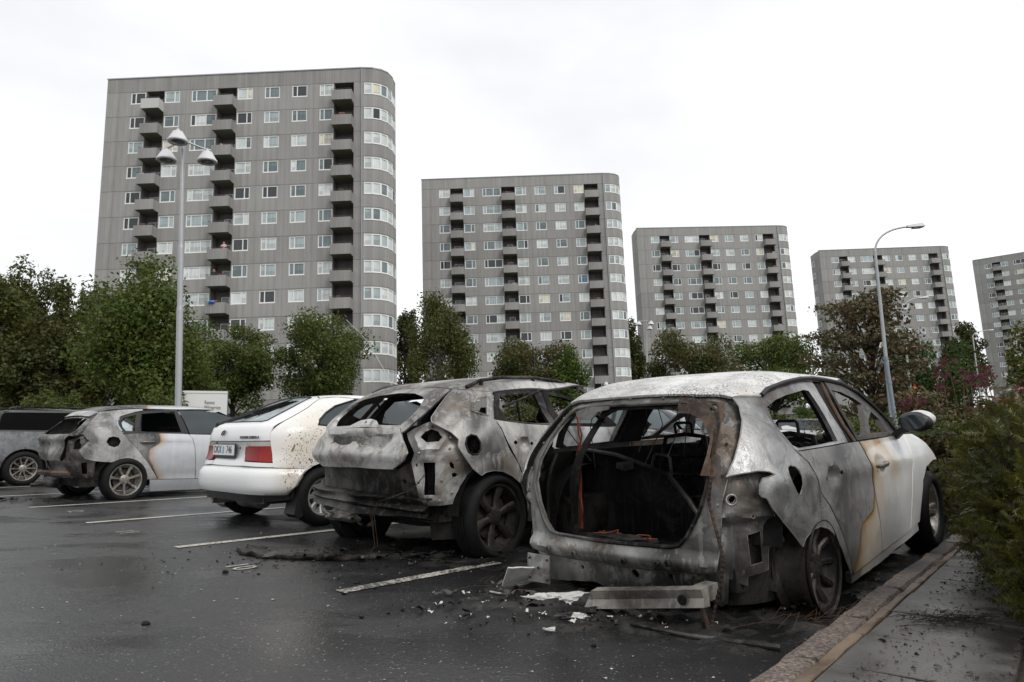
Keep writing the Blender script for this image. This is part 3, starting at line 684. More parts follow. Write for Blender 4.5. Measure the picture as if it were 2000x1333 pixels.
def rough_box(name,x0,x1,y0,y1,z0,z1,mat,car,amp=.02,n=8,parent=None):
    bm=bmesh.new(); bmesh.ops.create_cube(bm,size=1); bmesh.ops.subdivide_edges(bm,edges=bm.edges,cuts=n,use_grid_fill=True)
    for v in bm.verts:
        p=Vector((x0+(v.co.x+.5)*(x1-x0),y0+(v.co.y+.5)*(y1-y0),z0+(v.co.z+.5)*(z1-z0))); p+=Vector((noise.noise(p*7),noise.noise(p*7+Vector((5,0,0))),noise.noise(p*6+Vector((0,9,0)))))*amp+Vector((0,0,noise.noise(p*17)))*amp*.6; v.co=car.B@p
    me=bpy.data.meshes.new(name); bm.to_mesh(me); bm.free(); smooth(me,50); return link(name,me,mat,parent or car.root)
def lining(car,z0,z1,sr,sf,mat,off=.085,name='inner_lining',holes=()):
    car.panel(name,[(sr,z0),(sf,z0),(sf,z1),(sr,z1)],mat,holes,off=off,th=.015,step=.09)
# ------------------------------------------------------------ near right: white hatchback, rear burnt out
SH1=(1.0,[.05,.25,.45,.65,.80,.93,1.05,1.20,1.32,1.40,1.44,1.465,1.485,1.49],[.80,.86,.89,.90,.895,.875,.83,.755,.69,.645,.605,.51,.3,.05],[-.52,-.60,-.65,-.66,-.66,-.62,-.54,-.40,-.25,-.02,.16,.36,.6,.9],[3.3,3.42,3.44,3.42,3.36,3.1,2.62,2.22,1.98,1.78,1.65,1.5,1.25,1.1],5.0,9.0)
GC='burnt and scorched cars parked in the row'
c=Car('burnt_hatchback','nearest car, white hatchback with burnt-out open tailgate and intact white front door',(.949,4.232,0),.83,SH1,-.18,.03,GC)
bl=[(2.242,1.01),(2.293,.954),(2.289,.842),(2.281,.716),(2.233,.627),(2.133,.582),(1.995,.549),(1.947,.495),(1.914,.405),(1.826,.324),(1.76,.22)]
blz=[b[1] for b in bl][::-1]; bls=[b[0] for b in bl][::-1]
def burn1(s,z):
    d=float(np.interp(z,blz,bls))-s
    if d<0: d/=1+max(0,.66-z)*4
    if z>.97: d=max(d,-.02-(1.03-z)*3-max(0,s-2.4)*.6)
    for p,q in (((2.586,1.02),(2.725,.98)),((2.725,.98),(2.796,.866))):
        p=Vector(p); q=Vector(q); v=Vector((s,z)); t=max(0,min(1,(v-p).dot(q-p)/(q-p).length_squared)); d=max(d,-.035-(v-p-(q-p)*t).length*1.6)
    return d
QU=[(.724,1.29),(.769,1.239),(.778,1.168),(.759,1.085),(.718,.977),(.673,.896),(.731,.909),(.784,.915),(.843,.92),(.907,.915),(.944,.899),(.903,.889),(.865,.883),(.845,.853),(.838,.814),(.851,.799),(.88,.791),(.918,.737),(.99,.662),(1.099,.561),(1.125,.536),(1.159,.574),(1.227,.607),(1.325,.615),(1.43,.591),(1.538,.535),(1.622,.459),(1.693,.381),(1.785,.30),(1.792,.306),(1.739,.391),(1.649,.512),(1.554,.614),(1.465,.7),(1.365,.781),(1.333,.847),(1.271,.937),(1.156,1.01),(1.049,1.108),(.993,1.179),(.963,1.246),(.961,1.289)]
FU=[(1.051,.927),(1.076,.936),(1.119,.93),(1.153,.91),(1.173,.878),(1.172,.838),(1.148,.799),(1.126,.785),(1.096,.813),(1.068,.855),(1.051,.895)]
def crease(s,z): return -.012*math.exp(-((z-.865)/.05)**2)*(1 if s>.9 else 0)
c.panel('quarter_panel',QU,M['ash_dark'],[FU],fn=crease,step=.03,edge=.0045,emat=M['ash'])
RD=[(1.169,1.01),(1.206,.998),(1.556,1.007),(2.032,1.016),(2.238,1.018),(2.257,.952),(2.269,.881),(2.272,.818),(2.279,.742),(2.289,.665),(2.356,.506),(2.425,.325),(1.853,.284),(1.805,.316),(1.754,.388),(1.662,.512),(1.57,.615),(1.481,.702),(1.379,.783),(1.347,.849),(1.285,.939)]
HN=[(1.488,.885),(1.589,.894),(1.686,.885),(1.705,.861),(1.66,.83),(1.578,.813),(1.508,.813),(1.474,.827),(1.44,.851)]
def dish(cs,cz,rx,rz,dep):
    return lambda s,z: dep*max(0,1-((s-cs)/rx)**2-((z-cz)/rz)**2)
d1=dish(1.575,.853,.11,.055,.05)
c.panel('rear_door',RD,M['peu_paint'],[circ(1.467,.850,.022,.017,10),circ(1.69,.866,.016,.014,10)],attr=burn1,fn=lambda s,z:crease(s,z)+d1(s,z),step=.03)
c.panel('rear_door_frame',[(1.169,1.01),(1.061,1.11),(1.004,1.181),(.974,1.248),(.972,1.291),(1.049,1.327),(1.349,1.373),(1.684,1.402),(2.05,1.416),(2.037,1.339),(2.034,1.204),(2.075,1.09),(2.085,1.017),(2.032,1.02),(1.556,1.011),(1.206,1.002)],M['ash_dark'],[[(1.005,1.237),(1.128,1.277),(1.302,1.305),(1.707,1.343),(1.814,1.338),(1.849,1.268),(1.874,1.169),(1.88,1.031),(1.571,1.02),(1.238,1.012),(1.165,1.03),(1.086,1.098),(1.025,1.173)]],off=.02,th=.03)
c.panel('centre_pillar',[(1.83,1.36),(2.341,1.412),(2.247,1.213),(2.265,1.022),(1.9,1.019),(1.90,1.14),(1.87,1.25)],M['char'],off=.035,th=.05)
for sg in (1,-1):
    mb=MB(); mb.tube([c.P(sg*2.30,1.40,.03),c.P(sg*2.20,1.25,.025),c.P(sg*2.17,1.12,.022),c.P(sg*2.22,1.02,.02)],.012,6); mb.build('pillar_trim',M['rust'],c.root,40)
    mb=MB(); mb.tube([c.P(sg*.965,1.30,-.004),c.P(sg*1.05,1.338,-.004),c.P(sg*1.349,1.383,-.004),c.P(sg*1.684,1.412,-.004),c.P(sg*2.05,1.425,-.002),c.P(sg*2.4,1.422),c.P(sg*2.8,1.41),c.P(sg*3.1,1.35),c.P(sg*3.28,1.25),c.P(sg*3.34,1.16),c.P(sg*3.33,1.06)],.014,6); mb.build('window_seal',M['rubber'],c.root,40)
c.panel('front_door_frame',[(2.36,1.41),(2.796,1.405),(3.095,1.344),(3.269,1.244),(3.33,1.159),(3.33,1.06),(3.135,1.036),(2.26,1.026),(2.27,1.214)],M['char_metal'],[[(2.385,1.352),(2.645,1.342),(2.865,1.305),(2.986,1.262),(2.522,1.058),(2.326,1.045),(2.319,1.159)],[(3.09,1.209),(3.16,1.15),(3.12,1.06),(2.64,1.058),(2.82,1.148)]],off=.012,th=.03)
FD=[(2.255,1.017),(3.127,1.029),(3.44,1.036),(3.292,.87),(3.194,.639),(3.126,.37),(2.444,.326),(2.374,.504),(2.307,.663),(2.296,.74),(2.289,.817),(2.287,.88),(2.275,.951)]
d2=dish(2.49,.862,.115,.05,.035)
fd=c.panel('front_door',FD,M['peu_paint'],attr=burn1,fn=lambda s,z:crease(s,z)+d2(s,z),step=.035)
for o,sg in zip(fd,(1,-1)):
    mb=MB(); mb.tube([c.P(sg*2.37,.862,-.002),c.P(sg*2.42,.864,-.022),c.P(sg*2.49,.866,-.026),c.P(sg*2.56,.868,-.022),c.P(sg*2.61,.866,-.002)],[.012,.019,.021,.019,.012],8); mb.build('door_handle',M['peu_paint'],o,50)
c.panel('front_wing',[(3.466,1.036),(3.835,1.031),(3.99,.979),(4.111,.898),(4.184,.812),(4.011,.818),(3.737,.781),(3.561,.686),(3.469,.541),(3.43,.398),(3.149,.372),(3.218,.637),(3.316,.869)],M['peu_paint'],attr=lambda s,z:-1,step=.05)
c.panel('sill',[(1.825,.282),(2.436,.318),(3.433,.385),(3.491,.33),(2.466,.25),(1.853,.225)],M['peu_paint'],attr=lambda s,z:2.0-s,off=.01,th=.04,step=.05)
ROOFR=[(0,1.325),(.3,1.322),(.5,1.313),(.724,1.293),(.961,1.294),(1.049,1.336),(1.349,1.381),(1.684,1.41),(2.05,1.423),(2.36,1.421)]
c.roof('roof',ROOFR,[(1.25,-.635),(1.55,-.58),(1.62,-.3),(1.66,0)],M['roof'],dent=.006)
op=[(0,1.268),(.342,1.27),(.56,1.255),(.62,1.22),(.635,1.16),(.618,1.066),(.598,.949),(.57,.823),(.53,.715),(.47,.612),(.42,.558),(.371,.546),(.131,.538),(0,.536)]
fr=[(0,1.322),(.5,1.313),(.724,1.289),(.77,1.235),(.779,1.168),(.762,1.085),(.722,.977),(.68,.895),(.645,.775),(.63,.62),(.60,.44),(.3,.42),(0,.415)]
def frfn(s,z):
    e=0.0
    if z<.52: e=-.03*math.sin(min(1,(.52-z)/.1)*PI)
    return e
fo=full(fr); ho=full(op)
c.panel('hatch_frame',fo,M['ash_mid'],[ho],off=.045,th=.02,fn=frfn,both=False,step=.03,edge=.006,emat=M['ash_dark'])
mb=MB(); mb.tube([c.P(a,z,.038) for a,z in ho]+[c.P(*ho[0],.038)],.011,6); mb.build('hatch_seal',M['char_metal'],c.root,40)
lo=[(-.66,.44),(-.62,.30),(-.58,.262),(-.40,.268),(-.33,.285),(-.182,.293),(-.087,.275),(.2,.30),(.463,.325),(.56,.28),(.61,.262),(.642,.285),(.65,.36),(.66,.44)]
c.panel('rear_panel',lo,M['ash_mid'],[circ(-.24,.37,.012,.012,8),circ(.13,.38,.03,.022,8),circ(.35,.39,.012,.016,8)],off=.07,th=.015,both=False,step=.03,fn=lambda s,z:.012*math.sin(s*26)*(1 if z<.40 else .3))
IQ=[(.683,.891),(.601,.775),(.62,.62),(.60,.423),(.741,.362),(.747,.359),(.752,.407),(.877,.432),(.892,.539),(1.015,.556),(.985,.64),(.947,.676),(.90,.76),(.90,.87),(.942,.887),(.933,.906),(.784,.912)]
rr_=random.Random(4)
c.panel('inner_wing',IQ,M['ash_mid'],[[(.761,.61),(.846,.625),(.845,.471),(.772,.459)],[(.673,.785),(.687,.803),(.707,.806),(.716,.79),(.703,.771),(.683,.764)],circ(.925,.66,.012,.012,8),circ(.80,.70,.01,.01,8),circ(.87,.80,.013,.01,8),circ(.97,.60,.012,.012,8)],off=.055,th=.012,step=.03,fn=lambda s,z:.02*noise.noise(Vector((s*9,z*9,1)))+.028*max(0,min(1,(.69-z)/.02))-.012*max(0,1-abs(z-.72-.35*(s-.7))/.018),edge=.004,emat=M['ash'])
for sg in (1,-1):
    mb=MB(); pts=[c.P(sg*a,z,.04) for a,z in circ(.694,.785,.026,.025,12)]; mb.tube(pts+[pts[0]],.004,6); mb.build('lamp_socket',M['ash'],c.root,40)
hd=[(-.40,1.27),(-.29,1.298),(.34,1.298),(.588,1.276),(.63,1.236),(.5,1.215),(.355,1.225),(.037,1.245),(-.243,1.240),(-.338,1.20)]
c.panel('roof_header',hd,M['ash_mid'],off=.10,th=.04,both=False,step=.035,fn=lambda s,z:.03*noise.noise(Vector((s*12,z*20,0))))
c.panel('hinge_bracket',[(.339,1.305),(.574,1.276),(.675,1.26),(.659,1.17),(.608,1.067),(.594,.988),(.635,.915),(.624,.899),(.544,.9),(.578,.997),(.594,1.077),(.541,1.172),(.457,1.206),(.377,1.213),(.353,1.242)],M['rust'],[circ(.605,1.235,.028,.022,12)],off=.02,th=.012,both=False,step=.025,label='rusty hinge bracket hanging from the roof edge',fn=lambda s,z:.015*math.sin(s*30+z*12))
c.panel('hinge_bracket',[(-.543,1.237),(-.399,1.28),(-.252,1.301),(-.237,1.245),(-.315,1.232),(-.328,1.186),(-.436,1.187)],M['char_metal'],off=.03,th=.015,both=False,step=.03)
c.panel('inner_strip',[(-.42,1.19),(-.36,1.2),(-.33,.9),(-.34,.60),(-.38,.58),(-.40,.9)],M['char'],off=.16,th=.01,both=False,step=.04)
mb=MB()
for k in range(7):
    q=random.Random(k); mb.tube([c.b((-.40+q.uniform(-.01,.01),.344+q.uniform(-.02,.02)+j*.0,z)) for j,z in enumerate((1.212,1.10,.979,.80,.658,.55))],.0025,5)
mb.v=[(x+noise.noise(Vector((x*9,y*9,z*9+1)))*.012,y+noise.noise(Vector((x*7,y*50,z*7)))*.02,z) for x,y,z in mb.v]; mb.build('wire_loom',M['copper'],c.root)
mb=MB()
for k in range(6):
    q=random.Random(k+20); mb.tube([c.b((-.50+q.uniform(-.05,.05),.16-.06*j+q.uniform(-.02,.02),.54+.015*math.sin(j*1.3+k)+k*.004)) for j in range(7)],.004,5)
mb.build('wire_loom',M['copper'],c.root)
# bumper beam with crush box, tow plate, hose
mb=MB(); x0,x1=-.80,-.74
mb.add([(x0,.05,.22),(x0,-.626,.333),(x0,-.615,.411),(x0,.0,.318),(x1,.05,.215),(x1,-.626,.328),(x1,-.615,.418),(x1,.0,.325),(x0+.012,.03,.268),(x0+.012,-.62,.372)],[(0,1,9,8),(8,9,2,3),(4,7,6,5),(0,4,5,1),(3,2,6,7),(0,8,3,7,4),(1,5,6,2,9)])
c.mb(mb,'bumper_beam',M['aluminium'])
mb=MB(); mb.box(-.74,-.60,-.60,-.535,.335,.405); c.mb(mb,'crush_box',M['aluminium'])
mb=MB(); mb.lathe([(0,0),(.022,0),(.024,.004),(.016,.006),(.015,.003),(0,.003)],14,Matrix.Translation((-.802,-.52,.352))@Matrix.Rotation(-PI/2,4,'Y')); c.mb(mb,'beam_hole',M['char'])
rough_box('tow_plate',-.648,-.636,.40,.56,.268,.425,M['ash_mid'],c,.008,6)
for yy,zz in ((.41,.29),(.41,.40),(.54,.29),(.54,.40),(.475,.35)):
    mb=MB(); mb.lathe([(0,-.0),(.007,0),(.007,.006),(.004,.008),(0,.008)],8,Matrix.Translation((-.652,yy,zz))@Matrix.Rotation(-PI/2,4,'Y')); c.mb(mb,'bolt',M['char_metal'])
for a,z in ((-.23,.455),(.10,.45),(.36,.47),(-.42,.46),(.30,.462)):
    p=c.sh.pt(a,z,.012); mb=MB(); mb.lathe([(.0,.0),(.016,0),(.018,.006),(.010,.012),(.009,.004),(0,.004)],10,Matrix.Translation(p)@Matrix.Rotation(-PI/2,4,'Y')); c.mb(mb,'bolt',M['char_metal'])
hp=[(-.62,-.64,1.13),(-.645,-.62,.916),(-.65,-.60,.789),(-.66,-.64,.638),(-.675,-.672,.537),(-.68,-.655,.422),(-.70,-.625,.304),(-.71,-.60,.20)]
pts=[]
for i in range(len(hp)-1):
    for k in range(10): pts.append(Vector(hp[i]).lerp(Vector(hp[i+1]),k/10))
rs=[.007+(.0025 if i%2 else 0) for i in range(len(pts))]
mb=MB(); mb.tube(pts,rs,8); c.mb(mb,'wire_conduit',M['conduit'])
# interior
lining(c,.25,.985,.60,3.3,M['char'],.125)
rough_box('trunk_floor',-.46,.22,-.62,.62,.32,.45,M['char'],c,.025,10)
rough_box('floor_pan',.2,2.3,-.74,.74,.20,.30,M['char'],c,.03,10)
for sg in (1,-1): rough_box('wheel_house',-.22,.36,sg*.54,sg*.72,.32,.70,M['char_metal'],c,.025,6)
mb=MB(); mb.prism([(.72,.99),(.455,.95),(.234,.886),(.072,.826),(-.063,.681),(-.127,.586),(-.06,.42),(.62,.40),(.72,.76)],.0,.05,'x',Matrix.Translation((.16,0,0))); c.mb(mb,'seat_back',M['char'])
mb=MB(); mb.tube([(.15,.70,.985),(.15,.455,.955),(.15,.234,.892),(.15,.072,.832),(.15,-.063,.687),(.15,-.135,.586),(.15,-.07,.42)],.014,6); c.mb(mb,'seat_frame',M['char_metal'],40)
rough_box('seat_back',.24,.36,-.66,-.12,.42,.86,M['char'],c,.03,8)
def seat(cy,tw):
    mb=MB(); x=1.0
    mb.tube([(x,cy+.2,.45),(x-.02,cy+.205,.85),(x,cy+.16,1.05),(x+.02,cy+.0,1.07),(x,cy-.16,1.05),(x-.02,cy-.205,.85),(x,cy-.2,.45)],.018,7)
    mb.tube([(x,cy+.07,1.05),(x-.02,cy+.07,1.14),(x-.02,cy+.055,1.155),(x-.02,cy-.055,1.155),(x-.02,cy-.07,1.14),(x,cy-.07,1.05)],.011,6)
    for z in (.62,.78,.92): mb.tube([(x,cy-.2,z),(x+.02,cy,z-.02),(x,cy+.2,z)],.010,5)
    c.mb(mb,'seat_frame',M['char_metal'],40)
    rough_box('seat_back',1.03,1.10,cy-.17,cy+.17,.55,1.0,M['char'],c,.025,7); rough_box('seat_base',1.0,1.5,cy-.22,cy+.22,.34,.50,M['char'],c,.03,7)
seat(.40,0); seat(-.38,1)
mb=MB(); mb.tube([(.45,.383,.80),(.45,.342,.93),(.45,.33,.945),(.45,.235,.935),(.45,.222,.925),(.45,.215,.80)],.011,6); c.mb(mb,'headrest_hoop',M['char_metal'],40)
rough_box('dashboard',1.72,2.12,-.72,.72,.70,1.0,M['char'],c,.07,12)
for i in range(6): 
    q=random.Random(i); o=lump('melted_trim',c.b((1.6+q.uniform(-.1,.3),q.uniform(-.6,.6),.98)),(.12,.12,.07),M['char'],c.root,i,.5)
for i in range(9):
    q=random.Random(i+60); lump('melted_trim',c.b((q.uniform(-.5,.1),q.uniform(-.45,.45),.45)),(q.uniform(.05,.13),q.uniform(.05,.13),.035),M['char'],c.root,i,.5)
lump('melted_trim',c.b((-.58,-.02,.545)),(.035,.22,.03),M['char'],c.root,33,.5)
c.roof('bonnet',[],[(2.15,-.79),(2.6,-.80),(3.0,-.76),(3.2,-.6),(3.3,0)],M['peu_paint'],lo=.5,attr=lambda x,y:2.5-x)if False else None
V,T=tri2d([(2.1,-.80),(2.7,-.82),(3.1,-.78),(3.3,-.55),(3.38,0),(3.3,.55),(3.1,.78),(2.7,.82),(2.1,.80)],[],.1)
def hoodz(x,y): return c.b((x,y,1.03-.02*(x-2.1)-.10*((x-2.1)/1.28)**3-.05*(y/.8)**4))
sheet('bonnet',V,T,hoodz,lambda x,y:hoodz(x,y)-Vector((0,0,.02)),M['char_metal'],c.root)
# mirror
M['cap_white']=plain('white mirror cap',(.6,.6,.59),.35)
mm=lump('mirror',(0,0,0),(.07,.108,.072),M['black'],c.root,2,.06,3,1.0); mm.location=c.b((1.70,-1.0,1.13))
mb=MB(); mb.lathe([(0,0),(.05,0),(.056,.004),(.05,.010),(0,.010)],20,Matrix.Translation(c.b((1.632,-1.0,1.13)))@Matrix.Rotation(-PI/2,4,'Y')@Matrix.Diagonal((1,1.5,1,1))); mb.build('mirror_glass',M['glass_dark'],mm).location=-mm.location
mb=MB(); mb.tube([c.P(3.2,1.03,0),c.b((1.74,-.90,1.07)),c.b((1.71,-.97,1.09))],[.03,.025,.03],6); mb.build('mirror_arm',M['black'],mm,40).location=-mm.location
m2=lump('mirror_cap',(0,0,0),(.074,.098,.062),M['cap_white'],mm,3,.05,3,1.0); m2.location=(.035,-.02,.02)
for sg in (-1,1):
    c.wheel(0,sg,.30,.215,.20,10,M['rim_dark'],tyre=False,camber=1.5,y=.80,wsp=(.016,.022))
    c.wheel(2.64,sg,.315,.215,.205,5,M['rim'],y=.775,twin=True,wsp=(.016,.03))
    for x_,nm in ((0,.36),(2.6,.36)):
        mb=MB(); mb.lathe([(nm,-.12),(nm,.12)],20,Matrix.Translation((x_,sg*.70,.36))@Matrix.Rotation(PI/2,4,'X')@Matrix.Rotation(0,4,'Z'),PI); mb.build('arch_liner',M['char'],c.root,60)
mb=MB(); mb.tube([(0,-.7,.22),(0,.7,.22)],.05,8); mb.tube([(.1,.4,.2),(-.4,.3,.24),(-.5,.2,.22)],.035,8); mb.build('axle',M['char'],c.root,40)
rough_box('underbody',-.3,2.4,-.60,.60,.28,.34,M['char'],c,.02,6)
CAR1=c

# seat springs, brackets and hanging wires inside the nearest car
for cy in (.40,-.38):
    for z in (.60,.68,.76,.84,.92,.99):
        mb=MB(); mb.tube([c.b((.985+.012*math.sin(k*2.1),cy-.17+.34*k/16,z+.018*math.sin(k*1.57))) for k in range(17)],.004,5); mb.build('seat_spring',M['char_metal'],c.root,50)
for k in range(10):
    q=random.Random(k+300); x=q.uniform(-.2,1.3); y=q.uniform(-.6,.6); mb=MB(); mb.tube([c.b((x,y,1.27)),c.b((x+q.uniform(-.05,.05),y+q.uniform(-.06,.06),1.15)),c.b((x+q.uniform(-.1,.1),y+q.uniform(-.12,.12),1.0-q.uniform(0,.15)))],.003,4); mb.build('hanging_wire',M['char_metal'],c.root)
for k in range(8):
    q=random.Random(k+330); lump('ash_lump',c.b((q.uniform(.3,1.7),q.uniform(-.6,.6),q.uniform(.5,.62))),(q.uniform(.05,.12),q.uniform(.05,.12),.05),M['ash_mid'] if k%3==0 else M['char'],c.root,k,.6)
mb=MB(); mb.prism([(.30,.92),(.42,.905),(.425,.87),(.36,.85),(.29,.87)],.10,.115,'x'); mb2=[]
c.mb(mb,'latch_bracket',M['char_metal'])
for a,z in [(.66,1.2),(.68,1.05),(.655,.9),(.625,.76),(-.66,1.2),(-.68,1.05),(-.655,.9),(.2,1.3),(-.1,1.305),(.45,1.29)]:
    p=c.P(a,z,.036); mb=MB(); mb.lathe([(0,.006),(.007,.005),(.009,0)],8,Matrix.Translation(p)@Matrix.Rotation(-PI/2,4,'Y')); mb.build('bolt',M['ash_mid'],c.root)
# ------------------------------------------------------------ second: burnt-out sport utility car
SHX=(1.0,[.1,.3,.5,.7,.85,1.0,1.15,1.3,1.42,1.5,1.55,1.58,1.6],[.82,.88,.92,.945,.945,.935,.885,.80,.725,.665,.6,.45,.05],[-.5,-.58,-.62,-.64,-.66,-.66,-.60,-.44,-.25,-.05,.15,.45,.8],[3.4,3.55,3.6,3.6,3.58,3.5,3.0,2.4,2.05,1.85,1.65,1.4,1.1],5.0,9.0)
c=Car('burnt_suv','burnt-out pale ash-grey sport utility car with dented tailgate and roof rails',(-.774,5.978,0),.86,SHX,-.16,.02,GC)
c.warp=.006
tf=[(0,1.47),(.35,1.468),(.62,1.455),(.732,1.44),(.682,1.341),(.622,1.236),(.543,1.145),(.49,1.10),(.46,1.135),(0,1.15)]
th_=[(0,1.432),(.298,1.418),(.47,1.385),(.52,1.36),(.535,1.294),(.51,1.22),(.45,1.158),(0,1.165)]
c.panel('tailgate_frame',full(tf),M['ash'],[full(th_)],off=-.015,th=.03,both=False,step=.035)
tg=[(0,1.137),(.452,1.134),(.484,1.097),(.539,1.02),(.578,.951),(.545,.894),(.434,.834),(.183,.835),(0,.838)]
rec=full([(0,1.107),(.37,1.096),(.426,1.067),(.397,1.02),(.293,.982),(0,.976)])
def tgfn(s,z):
    P=np.array([[s,z]]); d=float(edist(P,rec)[0]); k=min(1,d/.025) if inpoly(P,rec)[0] else 0
    return .05*k-.025*math.exp(-((z-.93)/.05)**2)+.008*noise.noise(Vector((s*7,z*9,0)))
tgo=c.panel('tailgate',full(tg),M['ash'],[circ(.32,1.03,.016,.022,10),circ(.36,1.075,.01,.016,8),circ(-.36,1.03,.014,.018,8),circ(.12,1.03,.009,.009,8)],off=-.03,th=.03,both=False,step=.03,fn=tgfn,edge=.005,label='dented ash-grey tailgate skin')
c.panel('plate_recess',[(a*.97,z*.97+.031) for a,z in rec],M['ash_mid'],off=.014,th=.01,both=False,step=.035,fn=lambda s,z:.008*math.sin(s*22)*math.sin(z*60))
c.panel('lock_bracket',[(-.22,1.16),(-.12,1.205),(-.02,1.215),(.08,1.20),(.16,1.16)],M['ash'],[circ(-.03,1.185,.018,.014,8)],off=.0,th=.02,both=False,step=.03)
c.panel('rear_panel',full([(0,.83),(.434,.826),(.553,.882),(.584,.791),(.605,.677),(.60,.571),(.303,.56),(0,.55)]),M['char_metal'],[circ(-.5,.74,.014,.018,8),circ(.5,.74,.014,.018,8)],off=.04,th=.015,both=False,step=.035,fn=lambda s,z:.012*noise.noise(Vector((s*9,z*6,3))))
IQ=[(.491,1.096),(.666,1.179),(.709,1.171),(.84,1.109),(.933,1.048),(.939,.992),(.99,.92),(1.056,.827),(.987,.773),(.926,.695),(.909,.579),(.766,.563),(.61,.567),(.607,.677),(.584,.791),(.553,.882),(.58,.951),(.542,1.02)]
iqh=[[(.623,1.066),(.651,1.109),(.696,1.126),(.759,1.108),(.796,1.064),(.773,1.03),(.682,1.025)],[(.655,.883),(.747,.882),(.741,.638),(.647,.637)],[(.85,.875),(.87,.885),(.891,.866),(.897,.828),(.873,.829),(.854,.846)],[(.867,.795),(.896,.805),(.92,.787),(.901,.767),(.872,.768)],circ(.615,.73,.012,.012,8),circ(.60,.86,.014,.014,8)]
iqr=full([(0,0)])
def xif(s,z):
    e=.02*noise.noise(Vector((s*8,z*8,0)))
    e+=-.02*max(0,1-abs(math.hypot((s-.71)/1.15,z-1.07)-.10)/.025)          # raised ring round the lamp pocket
    if .64<s<.76 and .62<z<.90: e+=.012
    return e
c.panel('inner_wing',IQ,M['ash'],iqh,off=.05,th=.015,step=.028,fn=xif,edge=.004)
c.panel('inner_wing_back',[(.56,1.10),(.9,1.10),(.98,.8),(.9,.6),(.63,.6),(.6,.8)],M['char'],off=.16,th=.01,step=.08)
QX=[(.744,1.442),(.731,1.4),(.71,1.309),(.691,1.214),(.71,1.178),(.773,1.147),(.877,1.099),(.943,1.047),(.941,.992),(.99,.924),(1.064,.831),(1.139,.774),(1.181,.796),(1.258,.806),(1.356,.794),(1.46,.753),(1.56,.686),(1.63,.56),(1.65,.45),(1.70,.40),(1.66,.56),(1.60,.70),(1.538,.804),(1.526,.839),(1.429,.955),(1.346,1.103),(1.28,1.177),(1.249,1.205),(1.235,1.304),(1.228,1.424),(.983,1.43)]
QW=[(1.007,1.312),(1.042,1.359),(1.159,1.382),(1.186,1.225),(1.1,1.242),(1.016,1.262)]
FX=[(1.001,1.014),(1.008,1.06),(1.04,1.081),(1.09,1.07),(1.129,1.023),(1.134,.97),(1.109,.935),(1.067,.933),(1.026,.955)]
c.panel('quarter_panel',QX,M['ash'],[QW,FX],step=.032,edge=.0045,emat=M['ash_dark'],fn=lambda s,z:-.012*math.exp(-((math.hypot(s-1.3,z-.45)-.40)/.05)**2))
for sg in (1,-1):
    mb=MB(); p=[c.P(sg*a,z,-.002) for a,z in FX]; mb.tube(p+[p[0]],.007,6); mb.build('filler_rim',M['char_metal'],c.root,40)
    mb=MB(); p=[c.P(sg*a,z,.0) for a,z in QW]; mb.tube(p+[p[0]],.011,6); mb.build('window_rim',M['ash'],c.root,40)
    mb=MB(); mb.lathe([(0,.03),(.05,.03),(.055,.0),(.07,0)],16,Matrix.Translation(c.P(sg*1.07,1.0,.09))@Matrix.Rotation(sg*PI/2,4,'X')); mb.build('filler_pocket',M['char'],c.root,40)
dx=dish(1.61,1.004,.075,.055,.055)
c.panel('rear_door',[(1.261,1.194),(1.432,1.177),(1.683,1.157),(2.13,1.14),(2.15,.8),(2.2,.36),(1.75,.36),(1.70,.5),(1.63,.68),(1.551,.823),(1.48,.925),(1.42,1.013),(1.345,1.13),(1.30,1.174)],M['ash'],[circ(1.505,1.012,.022,.016,8),circ(1.705,1.0,.018,.014,8)],step=.032,fn=dx)
c.panel('rear_door_frame',[(1.265,1.2),(1.25,1.304),(1.25,1.43),(1.478,1.45),(1.739,1.466),(2.016,1.467),(2.1,1.465),(2.07,1.28),(2.13,1.145),(1.683,1.162),(1.432,1.182)],M['char_metal'],[[(1.338,1.39),(1.632,1.415),(1.93,1.435),(1.97,1.271),(2.02,1.165),(1.819,1.165),(1.432,1.19),(1.33,1.296)]],off=.02,th=.04,step=.04)
c.panel('front_door_frame',[(2.11,1.465),(2.463,1.436),(2.698,1.392),(3.1,1.25),(3.2,1.13),(2.14,1.143),(2.08,1.28)],M['char'],[[(2.2,1.42),(2.463,1.40),(2.66,1.355),(2.98,1.22),(3.0,1.16),(2.25,1.165),(2.18,1.28)]],off=.02,th=.04,step=.05)
c.panel('front_door',[(2.135,1.139),(3.2,1.12),(3.3,.8),(3.2,.36),(2.205,.36),(2.155,.8)],M['ash_dark'],step=.07)
c.panel('front_wing',[(3.21,1.11),(3.7,1.06),(4.2,.95),(4.25,.7),(4.0,.78),(3.75,.72),(3.6,.55),(3.55,.36),(3.21,.36),(3.31,.8)],M['ash_dark'],step=.07)
c.roof('roof',[(0,1.47),(.35,1.468),(.62,1.457),(.74,1.444),(.983,1.435),(1.235,1.436),(1.478,1.458),(1.739,1.472),(2.016,1.473),(2.2,1.470)],[(1.2,-.66),(1.6,-.60),(1.75,-.3),(1.8,0)],M['ash'],dent=.012)
for sg in (1,-1):
    mb=MB(); ra=[(-.05,-.60,1.46),(.1,-.615,1.52),(.35,-.62,1.555),(.8,-.61,1.575),(1.2,-.60,1.56),(1.6,-.56,1.50),(1.75,-.55,1.44)]
    mb.tube([(x,-sg*abs(y),z) for x,y,z in ra],.016,8)
    for x,z in ((.12,1.5),(.8,1.55),(1.5,1.5)): mb.tube([(x,sg*.6,z-.03),(x,sg*.61,z+.03)],.02,6)
    c.mb(mb,'roof_rail',M['char_metal'],40)
